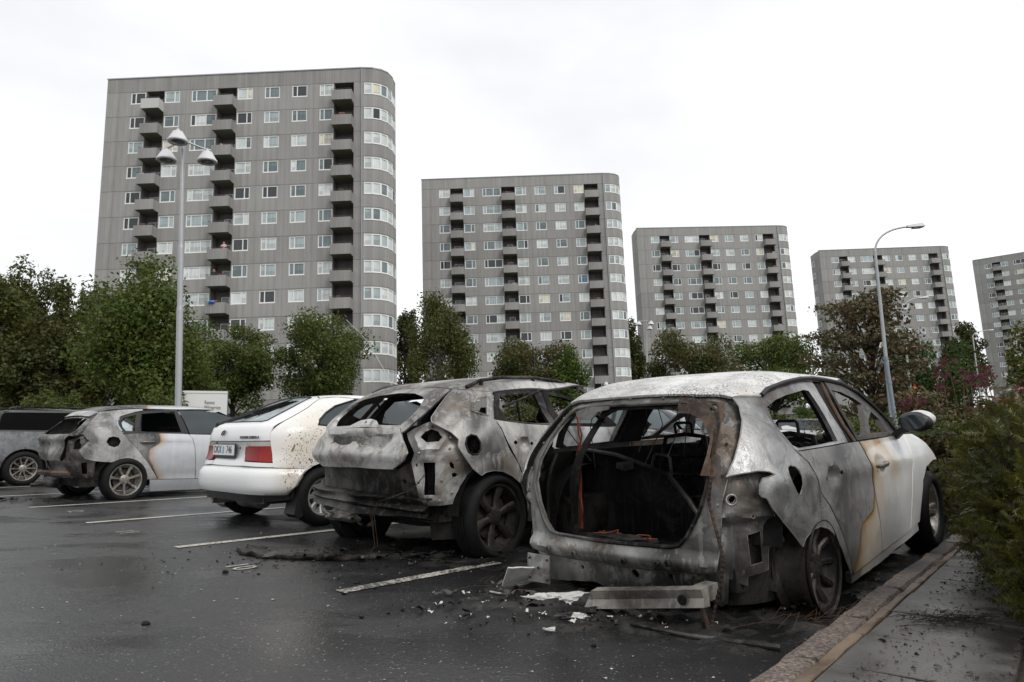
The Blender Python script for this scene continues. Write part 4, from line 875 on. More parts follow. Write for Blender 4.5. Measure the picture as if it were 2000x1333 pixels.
mb=MB(); mb.tube([c.P(1.38,1.30,-.01),c.P(1.7,1.38,-.03),c.P(2.0,1.45,-.03)],.014,6); mb.build('fallen_trim',M['char_metal'],c.root,40)
# crumpled bumper beam
bm=bmesh.new(); n=36; rows=[]
prof=[(-.02,.07),(-.085,.055),(-.06,.02),(-.095,-.005),(-.055,-.03),(-.08,-.065),(-.01,-.075)]
for i in range(n+1):
    f=i/n; y=.70-1.42*f; zc=.60-.055*f; rows.append([bm.verts.new(c.b((-.60+px*(1+.3*noise.noise(Vector((f*4,k,0))))+.10*(y/.75)**2+.012*noise.noise(Vector((f*20,k*2,4))),y,zc+pz*(1+.3*noise.noise(Vector((f*3,k*.7,8))))+.010*noise.noise(Vector((f*7,k,2)))))) for k,(px,pz) in enumerate(prof)])
for i in range(n):
    for k in range(len(prof)-1): bm.faces.new((rows[i][k],rows[i+1][k],rows[i+1][k+1],rows[i][k+1]))
me=bpy.data.meshes.new('bumper_beam'); bm.to_mesh(me); bm.free(); smooth(me,60); o=link('bumper_beam',me,M['char_metal'],c.root); md=o.modifiers.new('s','SOLIDIFY'); md.thickness=.008
lump('torn_shield',c.b((-.5,.42,.42)),(.05,.22,.05),M['aluminium'],c.root,5,.6,3,2.5)
mb=MB()
for k in range(3):
    q=random.Random(k); mb.tube([c.b((-.62,-.74+q.uniform(-.01,.01),.80)),c.b((-.66,-.66,.70)),c.b((-.72,-.50,.63+q.uniform(-.01,.01))),c.b((-.74,-.36,.60)),c.b((-.75,-.30+q.uniform(-.03,.03),.50)),c.b((-.74,-.28+q.uniform(-.1,.1),.28)),c.b((-.8,-.30+q.uniform(-.2,.2),.17))],.0019,5)
mb.build('wire_loom',M['conduit'],c.root)
lining(c,.30,1.12,.66,3.4,M['char'],.10,holes=[[(.92,.78),(1.2,.80),(1.5,.72),(1.6,.45),(1.6,.33),(.95,.33)]])
rough_box('floor_pan',-.45,2.6,-.72,.72,.44,.50,M['char'],c,.03,8)
rough_box('seat_back',.35,.5,-.66,.66,.5,1.12,M['char'],c,.05,10)
for cy in (.4,-.4):
    rough_box('seat_back',1.15,1.3,cy-.2,cy+.2,.6,1.18,M['char'],c,.05,7); lump('headrest',c.b((1.25,cy,1.24)),(.06,.10,.10),M['char'],c.root,3,.3)
rough_box('dashboard',1.95,2.3,-.78,.78,.8,1.12,M['char'],c,.06,10)
mb=MB(); mb.tube([c.b((.5,-.66,1.40)),c.b((.65,-.6,1.1)),c.b((.9,-.65,.8))],.012,6); mb.build('belt_strut',M['char_metal'],c.root,40)
rough_box('underbody',-.25,2.8,-.62,.62,.36,.42,M['char'],c,.02,6)
lump('mirror',c.b((1.9,-1.02,1.12)),(.08,.12,.09),M['char'],c.root,7,.5); lump('mirror',c.b((1.9,1.02,1.12)),(.08,.12,.09),M['char'],c.root,8,.5)
V,T=tri2d([(2.2,-.83),(2.9,-.85),(3.3,-.8),(3.5,-.5),(3.55,0),(3.5,.5),(3.3,.8),(2.9,.85),(2.2,.83)],[],.12)
hz=lambda x,y:c.b((x,y,1.14-.10*((x-2.2)/1.3)**2-.05*(y/.8)**4)); sheet('bonnet',V,T,hz,lambda x,y:hz(x,y)-Vector((0,0,.02)),M['ash_dark'],c.root)
for sg in (-1,1):
    c.wheel(0,sg,.338,.248,.205,6,M['rim_dark'],flat=.05,y=.80,wsp=(.024,.046),rot=.3)
    c.wheel(2.77,sg,.345,.235,.235,5,M['rim_dark'],flat=.035,y=.83,wsp=(.030,.052))
    for x_ in (0,2.77):
        mb=MB(); mb.lathe([(.40,-.13),(.40,.13)],20,Matrix.Translation((x_,sg*.72,.32))@Matrix.Rotation(PI/2,4,'X'),PI); mb.build('arch_liner',M['char'],c.root,60)
for a,z in [(.63,.95),(.86,.98),(.80,.75),(.92,.9),(.64,.60),(.78,.60),(.88,.66),(.7,1.15),(.86,1.06)]:
    for sg in (1,-1):
        p=c.P(sg*a,z,.044); mb=MB(); mb.lathe([(0,.010),(.008,.009),(.012,0)],8,Matrix.Translation(p)@Matrix.Rotation(-PI/2 if a<.75 else sg*PI/2,4,'Y' if a<.75 else 'X')); mb.build('bolt',M['ash'],c.root)
for a in (-.45,-.2,.05,.3): mb=MB(); mb.lathe([(0,.006),(.012,.005),(.014,0)],8,Matrix.Translation(c.P(a,1.0+.02*math.sin(a*9),-.02))@Matrix.Rotation(-PI/2,4,'Y')); mb.build('bolt',M['ash'],c.root)
CARX=c
# ------------------------------------------------------------ third: white hatchback, hardly burnt
SHC=(1.0,[.12,.3,.45,.6,.75,.9,1.0,1.05,1.1,1.2,1.3,1.36,1.39,1.40],[.82,.88,.905,.905,.895,.875,.85,.82,.78,.71,.635,.55,.36,.05],[-.58,-.66,-.68,-.66,-.62,-.62,-.58,-.52,-.42,-.2,.02,.2,.5,.8],[3.0,3.15,3.2,3.17,3.12,2.95,2.6,2.4,2.2,1.9,1.65,1.5,1.25,1.1],5.5,9.0)
c=Car('white_hatchback','small old white hatchback with broken rear window, soot-spattered on its right flank',(-2.568,7.785,0),.817,SHC,0,0,GC)
c.warp=.0015
def bc(s,z): return min(1,max(0,(s-.62)/.35))*(1.15-.55*max(0,(z-.75)/.5))
PC=M['cor_paint']
hat=[(0,1.375),(.6,1.362),(.86,1.327),(.845,1.222),(.755,1.067),(.716,1.006),(.70,.948),(.715,.868),(.345,.862),(0,.862)]
gl=[(0,1.358),(.40,1.352),(.58,1.338),(.575,1.25),(.545,1.15),(.53,1.07),(.47,1.058),(0,1.062)]
c.panel('tailgate',full(hat),PC,[full(gl)],attr=bc,both=False,step=.04,fn=lambda s,z:-.015*math.exp(-((z-1.02)/.035)**2))
c.panel('tailgate_lower',full([(0,.855),(.34,.855),(.355,.612),(0,.607)]),PC,attr=lambda s,z:0,off=.012,both=False,step=.05,fn=lambda s,z:.02*min(1,max(0,(.85-z)/.03)) if z>.70 else .02-.02*min(1,(.70-z)/.05))
crk=[(-.42,1.12),(-.36,1.09),(-.25,1.11),(-.17,1.10),(-.05,1.145),(.0,1.13),(.061,1.167),(.12,1.17),(.152,1.213),(.22,1.22),(.275,1.25),(.35,1.30),(.30,1.312),(.25,1.304),(.2,1.318),(.13,1.308),(.066,1.316),(.0,1.304),(-.08,1.312),(-.16,1.30),(-.25,1.308),(-.33,1.27),(-.38,1.24),(-.43,1.19)]
gi=[(a*.985,z+(.006 if z<1.2 else -.006)) for a,z in full(gl)]
c.panel('rear_window',gi,M['glass_shatter'],[crk],off=.012,th=.005,both=False,step=.05)
gf=full(gl); mb=MB(); mb.tube([c.P(a,z,.004) for a,z in gf]+[c.P(*gf[0],.004)],.013,6); mb.build('window_seal',M['rubber'],c.root,40)
bpn=[(0,.605),(.358,.605),(.782,.600),(.999,.588),(1.10,.578),(1.05,.474),(1.006,.407),(.897,.33),(.562,.335),(0,.338)]
def bf(s,z): return -.028+.06*max(0,(z-.53)/.08)**2+.03*max(0,(.40-z)/.07)**2+(.012*noise.noise(Vector((s*16,z*26,0)))*max(0,min(1,(s-.88)/.1)))
c.panel('rear_bumper',full(bpn),PC,attr=lambda s,z:max(0,(s-.80)/.16)*1.2,both=False,step=.035,fn=bf,th=.03,label='white rear bumper, right end wrinkled by heat')
c.panel('bumper_skirt',full([(0,.335),(.56,.333),(.9,.328),(.93,.28),(.6,.255),(0,.255)]),M['black'],off=.03,both=False,step=.06)
for sg in (1,-1):
    e=bpy.data.objects.new('tail_light',None); COL.objects.link(e); e.parent=c.root
    c.panel('clear_lens',[(.372,.857),(.712,.858),(.725,.812),(.362,.808)] if sg>0 else [(-.372,.857),(-.712,.858),(-.725,.812),(-.362,.808)],M['clear_lamp'],off=.0,th=.03,both=False,parent=e,step=.05)
    c.panel('red_lens',[(sg*a,z) for a,z in [(.362,.805),(.60,.808),(.60,.66),(.386,.667),(.352,.749)]],M['red_lamp'],off=-.004,th=.03,both=False,parent=e,step=.05)
    c.panel('amber_lens',[(sg*a,z) for a,z in [(.603,.808),(.727,.810),(.765,.656),(.603,.66)]],M['amber_lamp'],off=-.004,th=.03,both=False,parent=e,step=.05)
    c.panel('light_surround',[(sg*a,z) for a,z in [(.355,.655),(.775,.645),(.79,.605),(.36,.615)]],PC,off=.0,th=.03,both=False,attr=lambda s,z:bc(abs(s),z),step=.05)
AC=[(1.172,.60),(1.13,.58)]
ar=c.side(arch(0,.30,.345,188,-8,16))
cq=[(.884,1.327),(.867,1.222),(.772,1.067),(.735,1.006),(.704,.948),(.717,.868),(.72,.844),(.766,.661),(.79,.602),(1.0,.594),(1.085,.582)]+[p for p in ar if p[1]<.60 or True][2:]+c.side([(.42,.24),(.75,.24),(.80,.6),(.78,1.0)])+[(1.26,1.02),(1.157,1.028),(1.146,1.084),(1.175,1.161),(1.269,1.241),(1.541,1.312),(1.56,1.335),(1.2,1.345)]
c.panel('quarter_panel',cq,PC,attr=lambda s,z:bc(s,z)*(1 if s<1.8 else .3),step=.04)
c.panel('side_window',[(1.165,1.03),(1.152,1.084),(1.18,1.158),(1.275,1.236),(1.541,1.306)]+c.side([(.78,1.31),(.80,1.02)]),M['glass_dark'],off=.012,th=.005,step=.08)
p_=[c.P(a,z,.0) for a,z in [(1.30,1.022),(1.158,1.03),(1.146,1.084),(1.175,1.161),(1.269,1.241),(1.541,1.312)]]
for sg in (1,-1):
    mb=MB(); mb.tube([(p.x,p.y*sg,p.z) for p in p_],.011,6); mb.build('window_seal',M['rubber'],c.root,40)
dr=c.side([(.83,1.02),(.83,.6),(.79,.26),(1.9,.26),(2.05,.6),(2.05,1.0)])
c.panel('door',dr,PC,attr=lambda s,z:.2,step=.08)
c.panel('door_window',c.side([(.83,1.03),(.82,1.31),(1.25,1.34),(1.75,1.18),(2.0,1.03)]),M['glass_dark'],off=.012,th=.005,step=.1)
c.panel('front_wing',c.side([(2.08,1.0),(2.5,.97),(3.05,.75),(3.0,.5)]+arch(2.46,.3,.34,20,190,10)+[(1.93,.26),(2.08,.6)]),PC,attr=lambda s,z:0,step=.08)
c.roof('roof',[(0,1.377),(.6,1.365),(.86,1.331),(1.2,1.35),(1.56,1.342),(1.9,1.342),(2.3,1.345)],[(1.35,-.56),(1.45,-.3),(1.48,0)],PC,dent=.001,attr=lambda x,y:.02)
V,T=tri2d([(2.2,-.80),(2.7,-.80),(3.0,-.7),(3.1,-.3),(3.1,.3),(3.0,.7),(2.7,.8),(2.2,.8)],[],.12)
hz=lambda x,y:Vector((x,y,1.0-.12*((x-2.2)/.9)**2-.04*(y/.8)**4)); sheet('bonnet',V,T,hz,lambda x,y:hz(x,y)-Vector((0,0,.02)),PC,c.root)
V,T=tri2d([(1.45,-.54),(1.5,0),(1.45,.54),(2.15,.72),(2.3,0),(2.15,-.72)],[],.12)
hz=lambda x,y:Vector((x,y,1.36-.36*((x-1.42)/.85))); sheet('windscreen',V,T,hz,lambda x,y:hz(x,y)-Vector((0,0,.006)),M['glass_pale'],c.root)
# number plate, badge, lettering, lock, wiper, aerial
def text_mesh(txt,size,ext=.002,align='CENTER'):
    cu=bpy.data.curves.new('lettering','FONT'); cu.body=txt; cu.size=size; cu.extrude=ext; cu.align_x=align; cu.align_y='CENTER'; cu.resolution_u=3; tmp=bpy.data.objects.new('t',cu); COL.objects.link(tmp)
    dg=bpy.context.evaluated_depsgraph_get(); me=bpy.data.meshes.new_from_object(tmp.evaluated_get(dg)); bpy.data.objects.remove(tmp); return me
def on_rear(me,name,mat,car,a,z,lift,parent=None):
    p=car.P(a,z,-lift); px=car.P(a+.02,z,-lift); ux=(px-p).normalized(); pz=car.P(a,z+.02,-lift); uz=(pz-p).normalized(); n=ux.cross(uz)
    o=link(name,me,mat,parent or car.root); o.matrix_local=Matrix(((ux.x,uz.x,n.x,p.x),(ux.y,uz.y,n.y,p.y),(ux.z,uz.z,n.z,p.z),(0,0,0,1))); return o
M['plate']=plain('white number plate',(.80,.81,.80),.35,0,.5,.08); M['ink']=plain('dark lettering',(.03,.03,.032),.5); M['plate_blue']=plain('blue plate sticker',(.18,.42,.62),.4)
npb=MB(); npb.box(-.278,.278,-.082,.068,0,.014); o=on_rear(npb.mesh('number_plate'),'number_plate',M['black'],c,-.132,.765,-.004)
npb=MB(); npb.box(-.262,.262,-.052,.058,.014,.018); q=npb.build('plate_face',M['plate'],o)
for tx,xx in (('OKX',-.145),('746',.145)):
    q=link('plate_lettering',text_mesh(tx,.112,.001),M['ink'],o); q.location=(xx,.004,.0195); q.scale=(.80,1,1)
npb=MB(); npb.box(-.018,.018,-.035,.04,.0182,.0195); npb.build('plate_sticker',M['plate_blue'],o)
on_rear(text_mesh('TOYOTA COROLLA',.040,.003),'boot_lettering',M['ink'],c,.42,.898,.004)
bd=MB(); 
for rx,ry in ((.042,.03),(.016,.028),(.03,.012)): pts=[(rx*math.cos(t*PI/12),ry*math.sin(t*PI/12)+(.008 if rx==.03 else 0),.006) for t in range(25)]; bd.tube(pts,.004,5)
on_rear(bd.mesh('badge',40),'badge',M['ink'],c,-.165,.945,.012)
mb=MB(); mb.lathe([(0,.006),(.012,.006),(.014,0)],10); on_rear(mb.mesh('lock'),'boot_lock',M['ink'],c,.24,.79,.0)
mb=MB(); mb.tube([c.P(-.58,1.06,-.03),c.P(-.30,1.20,-.035),c.P(.02,1.33,-.03)],.008,5); mb.tube([c.P(-.52,1.02,-.02),c.P(-.2,1.16,-.045)],.012,5); mb.build('rear_wiper',M['black'],c.root,40); lump('wiper_hub',c.P(-.56,1.05,-.02),(.04,.04,.03),M['black'],c.root,2,.1,2)
mb=MB(); mb.tube([(1.35,-.30,1.395),(1.05,-.42,1.70),(.75,-.50,2.0),(.6,-.54,2.10),(.35,-.62,2.22)],[.004,.003,.0025,.002,.002],5); mb.build('aerial',M['chrome'],c.root)
for sg in (-1,1):
    c.wheel(0,sg,.30,.185,.18,8,M['rim_silver'],y=.80,wsp=(.02,.03)); c.wheel(2.46,sg,.30,.185,.18,8,M['rim_silver'],y=.80,wsp=(.02,.03))
    for x_ in (0,2.46):
        mb=MB(); mb.lathe([(.345,-.13),(.345,.13)],20,Matrix.Translation((x_,sg*.73,.30))@Matrix.Rotation(PI/2,4,'X'),PI); mb.build('arch_liner',M['black'],c.root,60)
    mb=MB(); mb.prism([(-.30,.34),(-.34,.14),(-.28,.10),(-.24,.12),(-.22,.34)],sg*.68,sg*.88); mb.build('mud_flap',M['black'],c.root)
mb=MB(); mb.tube([(-.55,.52,.22),(-.3,.5,.22)],.04,10); mb.lathe([(0,-.25),(.10,-.24),(.11,-.2),(.11,.2),(.10,.24),(0,.25)],14,Matrix.Translation((-.28,.1,.25))@Matrix.Rotation(PI/2,4,'X')); mb.build('exhaust',M['aluminium'],c.root,40)
mb=MB(); mb.box(-.55,2.9,-.66,.66,.24,.34); mb.box(-.5,1.9,-.70,.70,.345,.9); mb.build('underbody',M['black'],c.root)
CARC=c
# ------------------------------------------------------------ fourth: silver hatchback, rear burnt
SHB=(1.0,[.1,.25,.45,.6,.75,.9,1.0,1.15,1.25,1.34,1.40,1.44,1.46],[.78,.84,.87,.875,.87,.85,.82,.75,.69,.63,.55,.38,.05],[-.45,-.52,-.6,-.68,-.72,-.72,-.68,-.52,-.40,-.28,-.1,.2,.7],[3.2,3.35,3.4,3.4,3.35,3.2,2.8,2.3,2.05,1.8,1.6,1.4,1.1],4.5,9.0)
c=Car('silver_hatchback','silver hatchback with ash-grey burnt rear and clean silver doors',(-6.388,10.764,0),.93,SHB,-.03,.01,GC)
blz2=[.2,.305,.45,.62,.75,.85,.95,1.0]; bls2=[1.80,1.78,1.72,1.63,1.62,1.80,1.78,1.75]
def burn2(s,z): return float(np.interp(z,blz2,bls2))-s
BQ=[(.602,1.318),(.634,1.22),(.697,.999),(.816,.894),(.71,.755),(.784,.635),(.906,.605),(1.016,.591),(1.128,.58),(1.185,.6),(1.286,.603),(1.391,.587),(1.484,.536),(1.566,.437),(1.615,.306),(1.787,.305),(1.639,.547),(1.468,.759),(1.326,.904),(1.208,.997),(1.056,1.127),(1.008,1.184),(1.015,1.257),(1.205,1.324),(1.345,1.353),(1.294,1.372),(.971,1.36)]
c.panel('quarter_panel',BQ,M['ash_clean'],[[(1.023,.876),(1.042,.938),(1.099,.953),(1.177,.937),(1.219,.882),(1.201,.819),(1.141,.794),(1.067,.821)]],step=.04)
c.panel('filler_pocket',circ(1.12,.875,.12,.09,12),M['char'],off=.07,th=.01,step=.06)
c.panel('rear_door',[(1.225,.992),(1.46,.996),(1.798,.995),(2.158,.987),(2.259,.98),(2.317,.911),(2.353,.774),(2.402,.28),(1.796,.305),(1.647,.546),(1.476,.759),(1.333,.904)],M['bmw_paint'],attr=burn2,step=.04,fn=lambda s,z:-.012*math.exp(-((z-.90)/.03)**2)+.012*math.exp(-((z-.36)/.05)**2))
dh=MB(); dh.tube([c.P(1.50,.865,-.0),c.P(1.55,.868,-.03),c.P(1.66,.868,-.03),c.P(1.72,.865,0)],.016,7); dh.build('door_handle',M['bmw_paint'],c.root,50)
wb=[(1.225,1.0),(1.075,1.127),(1.025,1.184),(1.03,1.255),(1.205,1.318),(1.345,1.348),(2.05,1.372),(2.10,1.365),(2.20,1.2),(2.27,.985),(2.158,.992),(1.798,1.0),(1.46,1.0)]
c.panel('rear_door_frame',wb,M['black'],[[(1.348,1.295),(2.026,1.345),(2.141,1.014),(1.535,1.02),(1.45,1.03)],[(1.068,1.159),(1.08,1.233),(1.26,1.28),(1.37,1.03),(1.209,1.035),(1.125,1.095)]],off=.012,th=.03,step=.05)
c.panel('front_door',[(2.268,.978),(2.325,.911),(2.361,.774),(2.41,.28)]+c.side([(2.2,.27),(2.3,.6),(2.3,.95)]),M['bmw_paint'],attr=lambda s,z:-1,step=.07,fn=lambda s,z:-.012*math.exp(-((z-.90)/.03)**2))
c.panel('front_window',[(2.29,.985),(2.22,1.2),(2.13,1.36)]+c.side([(1.2,1.365),(1.5,1.345),(1.8,1.25),(2.25,.99)]),M['glass_dark'],off=.012,th=.005,step=.08)
c.panel('front_wing',c.side([(2.33,.95),(2.9,.9),(3.3,.75),(3.25,.5)]+arch(2.66,.3,.35,20,190,10)+[(2.24,.27),(2.33,.6)]),M['bmw_paint'],attr=lambda s,z:-1,step=.08)
c.panel('sill',[(1.672,.30),(2.413,.272),(3.2,.262),(3.2,.11),(2.489,.104),(1.667,.122)],M['bmw_paint'],attr=lambda s,z:-1,off=-.005,th=.03,step=.07)
c.roof('roof',[(0,1.34),(.4,1.335),(.6,1.325),(.971,1.368),(1.294,1.38),(1.345,1.378),(2.05,1.385),(2.3,1.385)],[(1.5,-.55),(1.6,-.3),(1.65,0)],M['bmw_paint'],attr=lambda x,y:.55-x+.3*y)
c.panel('spoiler',full([(0,1.345),(.35,1.34),(.55,1.325),(.60,1.30),(.55,1.25),(.2,1.27),(0,1.27)]),M['ash_clean'],off=-.03,th=.04,both=False,step=.05)
c.panel('tailgate_frame',full([(0,1.27),(.5,1.262),(.62,1.25),(.66,1.10),(.69,1.0),(.574,.965),(0,.96)]),M['ash_mid'],[full([(0,1.235),(.45,1.225),(.53,1.2),(.56,1.05),(.5,.995),(0,.99)])],off=.005,both=False,step=.05)
c.panel('tailgate',full([(0,.975),(.50,.972),(.574,.98),(.47,.90),(.43,.72),(.36,.63),(.2,.608),(0,.61)]),M['ash_mid'],[circ(.0,.85,.02,.035,8),circ(-.25,.85,.02,.03,8)],off=-.01,both=False,step=.045,fn=lambda s,z:-.03*math.exp(-((z-.95)/.04)**2)+.02*math.exp(-((z-.8)/.08)**2))
c.panel('inner_wing',[(.463,.896),(.609,.949),(.696,.987),(.809,.894),(.71,.755),(.784,.635),(.878,.602),(.791,.341),(.424,.322),(.338,.33),(.337,.478),(.338,.619),(.436,.713)],M['ash_mid'],[[(.666,.575),(.75,.585),(.72,.419),(.62,.419)],[(.567,.865),(.634,.926),(.663,.926),(.676,.804),(.643,.774),(.579,.774)]],off=.05,step=.04,fn=lambda s,z:.02*noise.noise(Vector((s*8,z*8,0))))
c.panel('rear_panel',full([(0,.60),(.34,.61),(.34,.33),(0,.33)]),M['ash_mid'],off=.06,both=False,step=.06)
mb=MB(); mb.tube([c.b((-.72+.1*(y/.6)**2,y,.43)) for y in (.6,.4,.2,0,-.2,-.4,-.55)],[.03,.04,.042,.042,.042,.042,.03],6); mb.build('bumper_beam',M['rust'],c.root,30)
mb=MB(); mb.lathe([(0,-.26),(.07,-.25),(.08,-.2),(.08,.2),(.07,.25),(0,.26)],12,Matrix.Translation((-.55,.25,.24))@Matrix.Rotation(PI/2,4,'X')); mb.tube([(-.75,.5,.2),(-.5,.4,.22)],.03,8); mb.build('exhaust',M['char_metal'],c.root,40)
lining(c,.28,.96,.50,3.2,M['char'],.09,holes=[[(.80,.60),(1.25,.64),(1.55,.5),(1.62,.3),(.8,.3)]])
rough_box('floor_pan',-.5,2.4,-.7,.7,.24,.36,M['char'],c,.03,6); rough_box('seat_back',.5,.65,-.64,.64,.4,1.0,M['char'],c,.04,7)
for cy in (.38,-.38): rough_box('seat_back',1.15,1.28,cy-.2,cy+.2,.5,1.1,M['char'],c,.03,6)
rough_box('dashboard',1.9,2.2,-.7,.7,.7,.98,M['char'],c,.05,6)
V,T=tri2d([(1.6,-.54),(1.68,0),(1.6,.54),(2.3,.72),(2.45,0),(2.3,-.72)],[],.12)
hz=lambda x,y:c.b((x,y,1.375-.38*((x-1.57)/.85))); sheet('windscreen',V,T,hz,lambda x,y:hz(x,y)-Vector((0,0,.006)),M['glass_dark'],c.root)
V,T=tri2d([(2.35,-.78),(2.9,-.78),(3.2,-.7),(3.32,-.3),(3.32,.3),(3.2,.7),(2.9,.78),(2.35,.78)],[],.12)
hz2=lambda x,y:c.b((x,y,.97-.10*((x-2.35)/.95)**2-.04*(y/.8)**4)); sheet('bonnet',V,T,hz2,lambda x,y:hz2(x,y)-Vector((0,0,.02)),M['bmw_paint'],c.root)
for sg in (-1,1):
    c.wheel(0,sg,.315,.225,.21,7,M['rim'],flat=.025,y=.79,wsp=(.016,.026),rot=.25); c.wheel(2.66,sg,.315,.225,.21,7,M['rim'],flat=.0,y=.79,wsp=(.016,.026))
    for x_ in (0,2.66):
        mb=MB(); mb.lathe([(.36,-.13),(.36,.13)],20,Matrix.Translation((x_,sg*.70,.30))@Matrix.Rotation(PI/2,4,'X'),PI); mb.build('arch_liner',M['char'],c.root,60)
CARB=c
# ------------------------------------------------------------ generic complete car, used for the estate and the cars farther off
def plain_car(name,label,loc,th,sh,paint,belt,roofz,xs,R_=.32,wb=2.65,zlow=.22,glass=None,glass2=None,attr=None,group=None,rim='rim_silver',burnt_rear=False,rails=False,pitch=0):
    c=Car(name,label,loc,th,sh,0,pitch,group); c.warp=.001; g=glass or M['glass_dark']; xr,xB,xA,xF=xs      # rear glass rear edge, B pillar, A foot, nose
    at=attr or (lambda s,z:-1)
    def at2(s,z): return at(s,z)
    dp1=(xr+xB)/2+.05
    low=lambda x0,x1,ex=[]: c.side([(x0,belt),(x0,zlow)]+ex+[(x1,zlow),(x1,belt)])
    a1=arch(0,R_,R_+.05,188,-8,14); a2=arch(wb,R_,R_+.05,188,-8,14)
    xb=c.sh.xr(belt)+.16
    c.panel('quarter_panel',c.side([(xb,belt),(xb+.02,.5),(xb+.06,zlow),(-R_-.06,zlow)]+a1[1:-1]+[(R_+.06,zlow),(R_+.08,.6),(xB-.5 if xB-.5>R_+.1 else R_+.1,belt)]),paint,attr=at2,step=.07)
    dx0=R_+.12
    c.panel('rear_door',c.side([(xB-.47 if xB-.47>R_+.13 else R_+.13,belt),(dx0,.6),(dx0,zlow),(xB,zlow),(xB,belt)]),paint,attr=at2,step=.07)
    c.panel('front_door',c.side([(xB+.012,belt),(xB+.012,zlow),(xA-.12,zlow),(xA-.05,belt)]),paint,attr=at2,step=.07)
    c.panel('front_wing',c.side([(xA-.035,belt),(xA-.105,zlow),(wb-R_-.06,zlow)]+a2[1:-1]+[(wb+R_+.06,zlow),(xF-.25,zlow+.05),(xF-.2,.55),(xF-.35,belt-.22)]),paint,attr=at2,step=.08)
    rh=belt+(roofz-belt)*.82
    zt=rh
    c.panel('side_window',c.side([(xr+.10,belt+.02),(xr+.22,zt),(xB-.05,zt+.02),(xB-.03,belt+.02)]),glass2 or g,off=.015,th=.005,step=.1)
    c.panel('side_window',c.side([(xB+.05,belt+.02),(xB+.03,zt+.02),(xA-.62,zt-.02),(xA-.12,belt+.02)]),g,off=.015,th=.005,step=.1)
    c.panel('window_frame',c.side([(xr-.02,belt+.005),(xr+.10,zt+.02),(xr+.24,zt+.045),(xB,zt+.06),(xA-.6,zt+.03),(xA-.02,belt+.005)]),M['black'],[c.side([(xr+.11,belt+.025),(xr+.225,zt-.005),(xB-.055,zt+.015),(xB-.035,belt+.025)]),c.side([(xB+.055,belt+.025),(xB+.035,zt+.015),(xA-.63,zt-.025),(xA-.14,belt+.025)])],off=.008,th=.02,step=.1)
    c.panel('rear_pillar',[c.sx(xr-.03,belt+.005),c.sx(xr+.09,zt+.02),(c.sx(c.sh.xr(zt)+.16,zt+.02)),(c.sx(c.sh.xr(belt)+.14,belt+.005))],paint,attr=at2,step=.07)
    sb=c.sx(c.sh.xr(belt)+.15,belt)[0]; st_=c.sx(c.sh.xr(zt)+.15,zt)[0]
    c.panel('tailgate',full([(0,belt),(sb-.02,belt),(sb-.04,.5),(0,.5)]),paint,attr=at2,both=False,step=.08)
    c.panel('rear_bumper',full([(0,.49),(sb+.02,.49),(sb+.04,zlow),(0,zlow)]),paint,attr=at2,off=-.04,th=.04,both=False,step=.08)
    c.panel('rear_window',full([(0,belt+.03),(sb-.12,belt+.03),(st_-.12,zt),(0,zt)]),g,off=.01,th=.005,both=False,step=.1)
    c.panel('tail_light',[(sb-.16,belt-.04),(sb+.02,belt-.04),(sb+.04,belt-.24),(sb-.14,belt-.22)],M['red_lamp'],off=-.006,th=.02,step=.06)
    rp=[(0,zt+.03),(st_-.1,zt+.03),(st_+.02,zt+.03)]+c.side([(xr+.24,zt+.05),(xB,zt+.06),(xA-.6,zt+.035)])
    hx=xA-.62
    c.roof('roof',rp,[(hx+.05,-.5),(hx+.12,0)],paint,attr=lambda x,y:at(99,99) if not attr else at(c.sx(max(x,xr),belt)[0],9),dent=.001)
    V,T=tri2d([(hx,-.52),(hx+.1,0),(hx,.52),(xA-.05,.72),(xA+.12,0),(xA-.05,-.72)],[],.15)
    ws=lambda x,y:c.b((x,y,zt+.04-(zt+.04-belt)*(x-hx)/(xA+.08-hx))); sheet('windscreen',V,T,ws,lambda x,y:ws(x,y)-Vector((0,0,.006)),g,c.root)
    V,T=tri2d([(xA-.05,-.8),(xF-.4,-.8),(xF-.15,-.6),(xF-.05,0),(xF-.15,.6),(xF-.4,.8),(xA-.05,.8)],[],.15)
    hz=lambda x,y:c.b((x,y,belt+.0-.16*((x-xA)/(xF-xA))**2-.05*(y/.8)**4)); sheet('bonnet',V,T,hz,lambda x,y:hz(x,y)-Vector((0,0,.02)),paint,c.root,(lambda x,y:-1))
    mb=MB(); mb.box(-.4,xF-.35,-.62,.62,.2,.42); mb.box(-.35,xA,-.64,.64,.423,belt-.03); mb.build('underbody',M['black'],c.root)
    mb=MB(); mb.box(xF-.33,xF-.12,-.7,.7,zlow,belt-.26); mb.build('front_bumper',paint,c.root)
    for sg in (1,-1):
        lump('mirror',c.b((xA-.35,sg*1.0,belt+.08)),(.08,.12,.08),paint,c.root,4,.08,2)
        c.wheel(0,sg,R_,R_*.68,.21,10,M[rim],y=.80,wsp=(.014,.02)); c.wheel(wb,sg,R_,R_*.68,.21,10,M[rim],y=.80,wsp=(.014,.02))
        if rails:
            mb=MB(); mb.tube([c.b((xr+.3,sg*.58,zt+.07)),c.b((xr+.45,sg*.59,roofz+.03)),c.b((xB,sg*.59,roofz+.045)),c.b((xA-.95,sg*.57,roofz+.02)),c.b((xA-.85,sg*.56,zt+.06))],.015,6); mb.build('roof_rail',M['char_metal'],c.root,40)
    return c
SHW=(1.1,[.1,.3,.5,.7,.9,1.0,1.1,1.2,1.3,1.4,1.46,1.5],[.8,.87,.9,.9,.89,.87,.83,.77,.71,.64,.5,.05],[-.85,-.95,-1.0,-1.0,-.98,-.95,-.90,-.82,-.70,-.50,-.1,.8],[3.4,3.55,3.6,3.58,3.4,3.1,2.7,2.4,2.1,1.85,1.6,1.3],5.0,9.0)
wsb=[1.45,1.35,1.28,1.5]
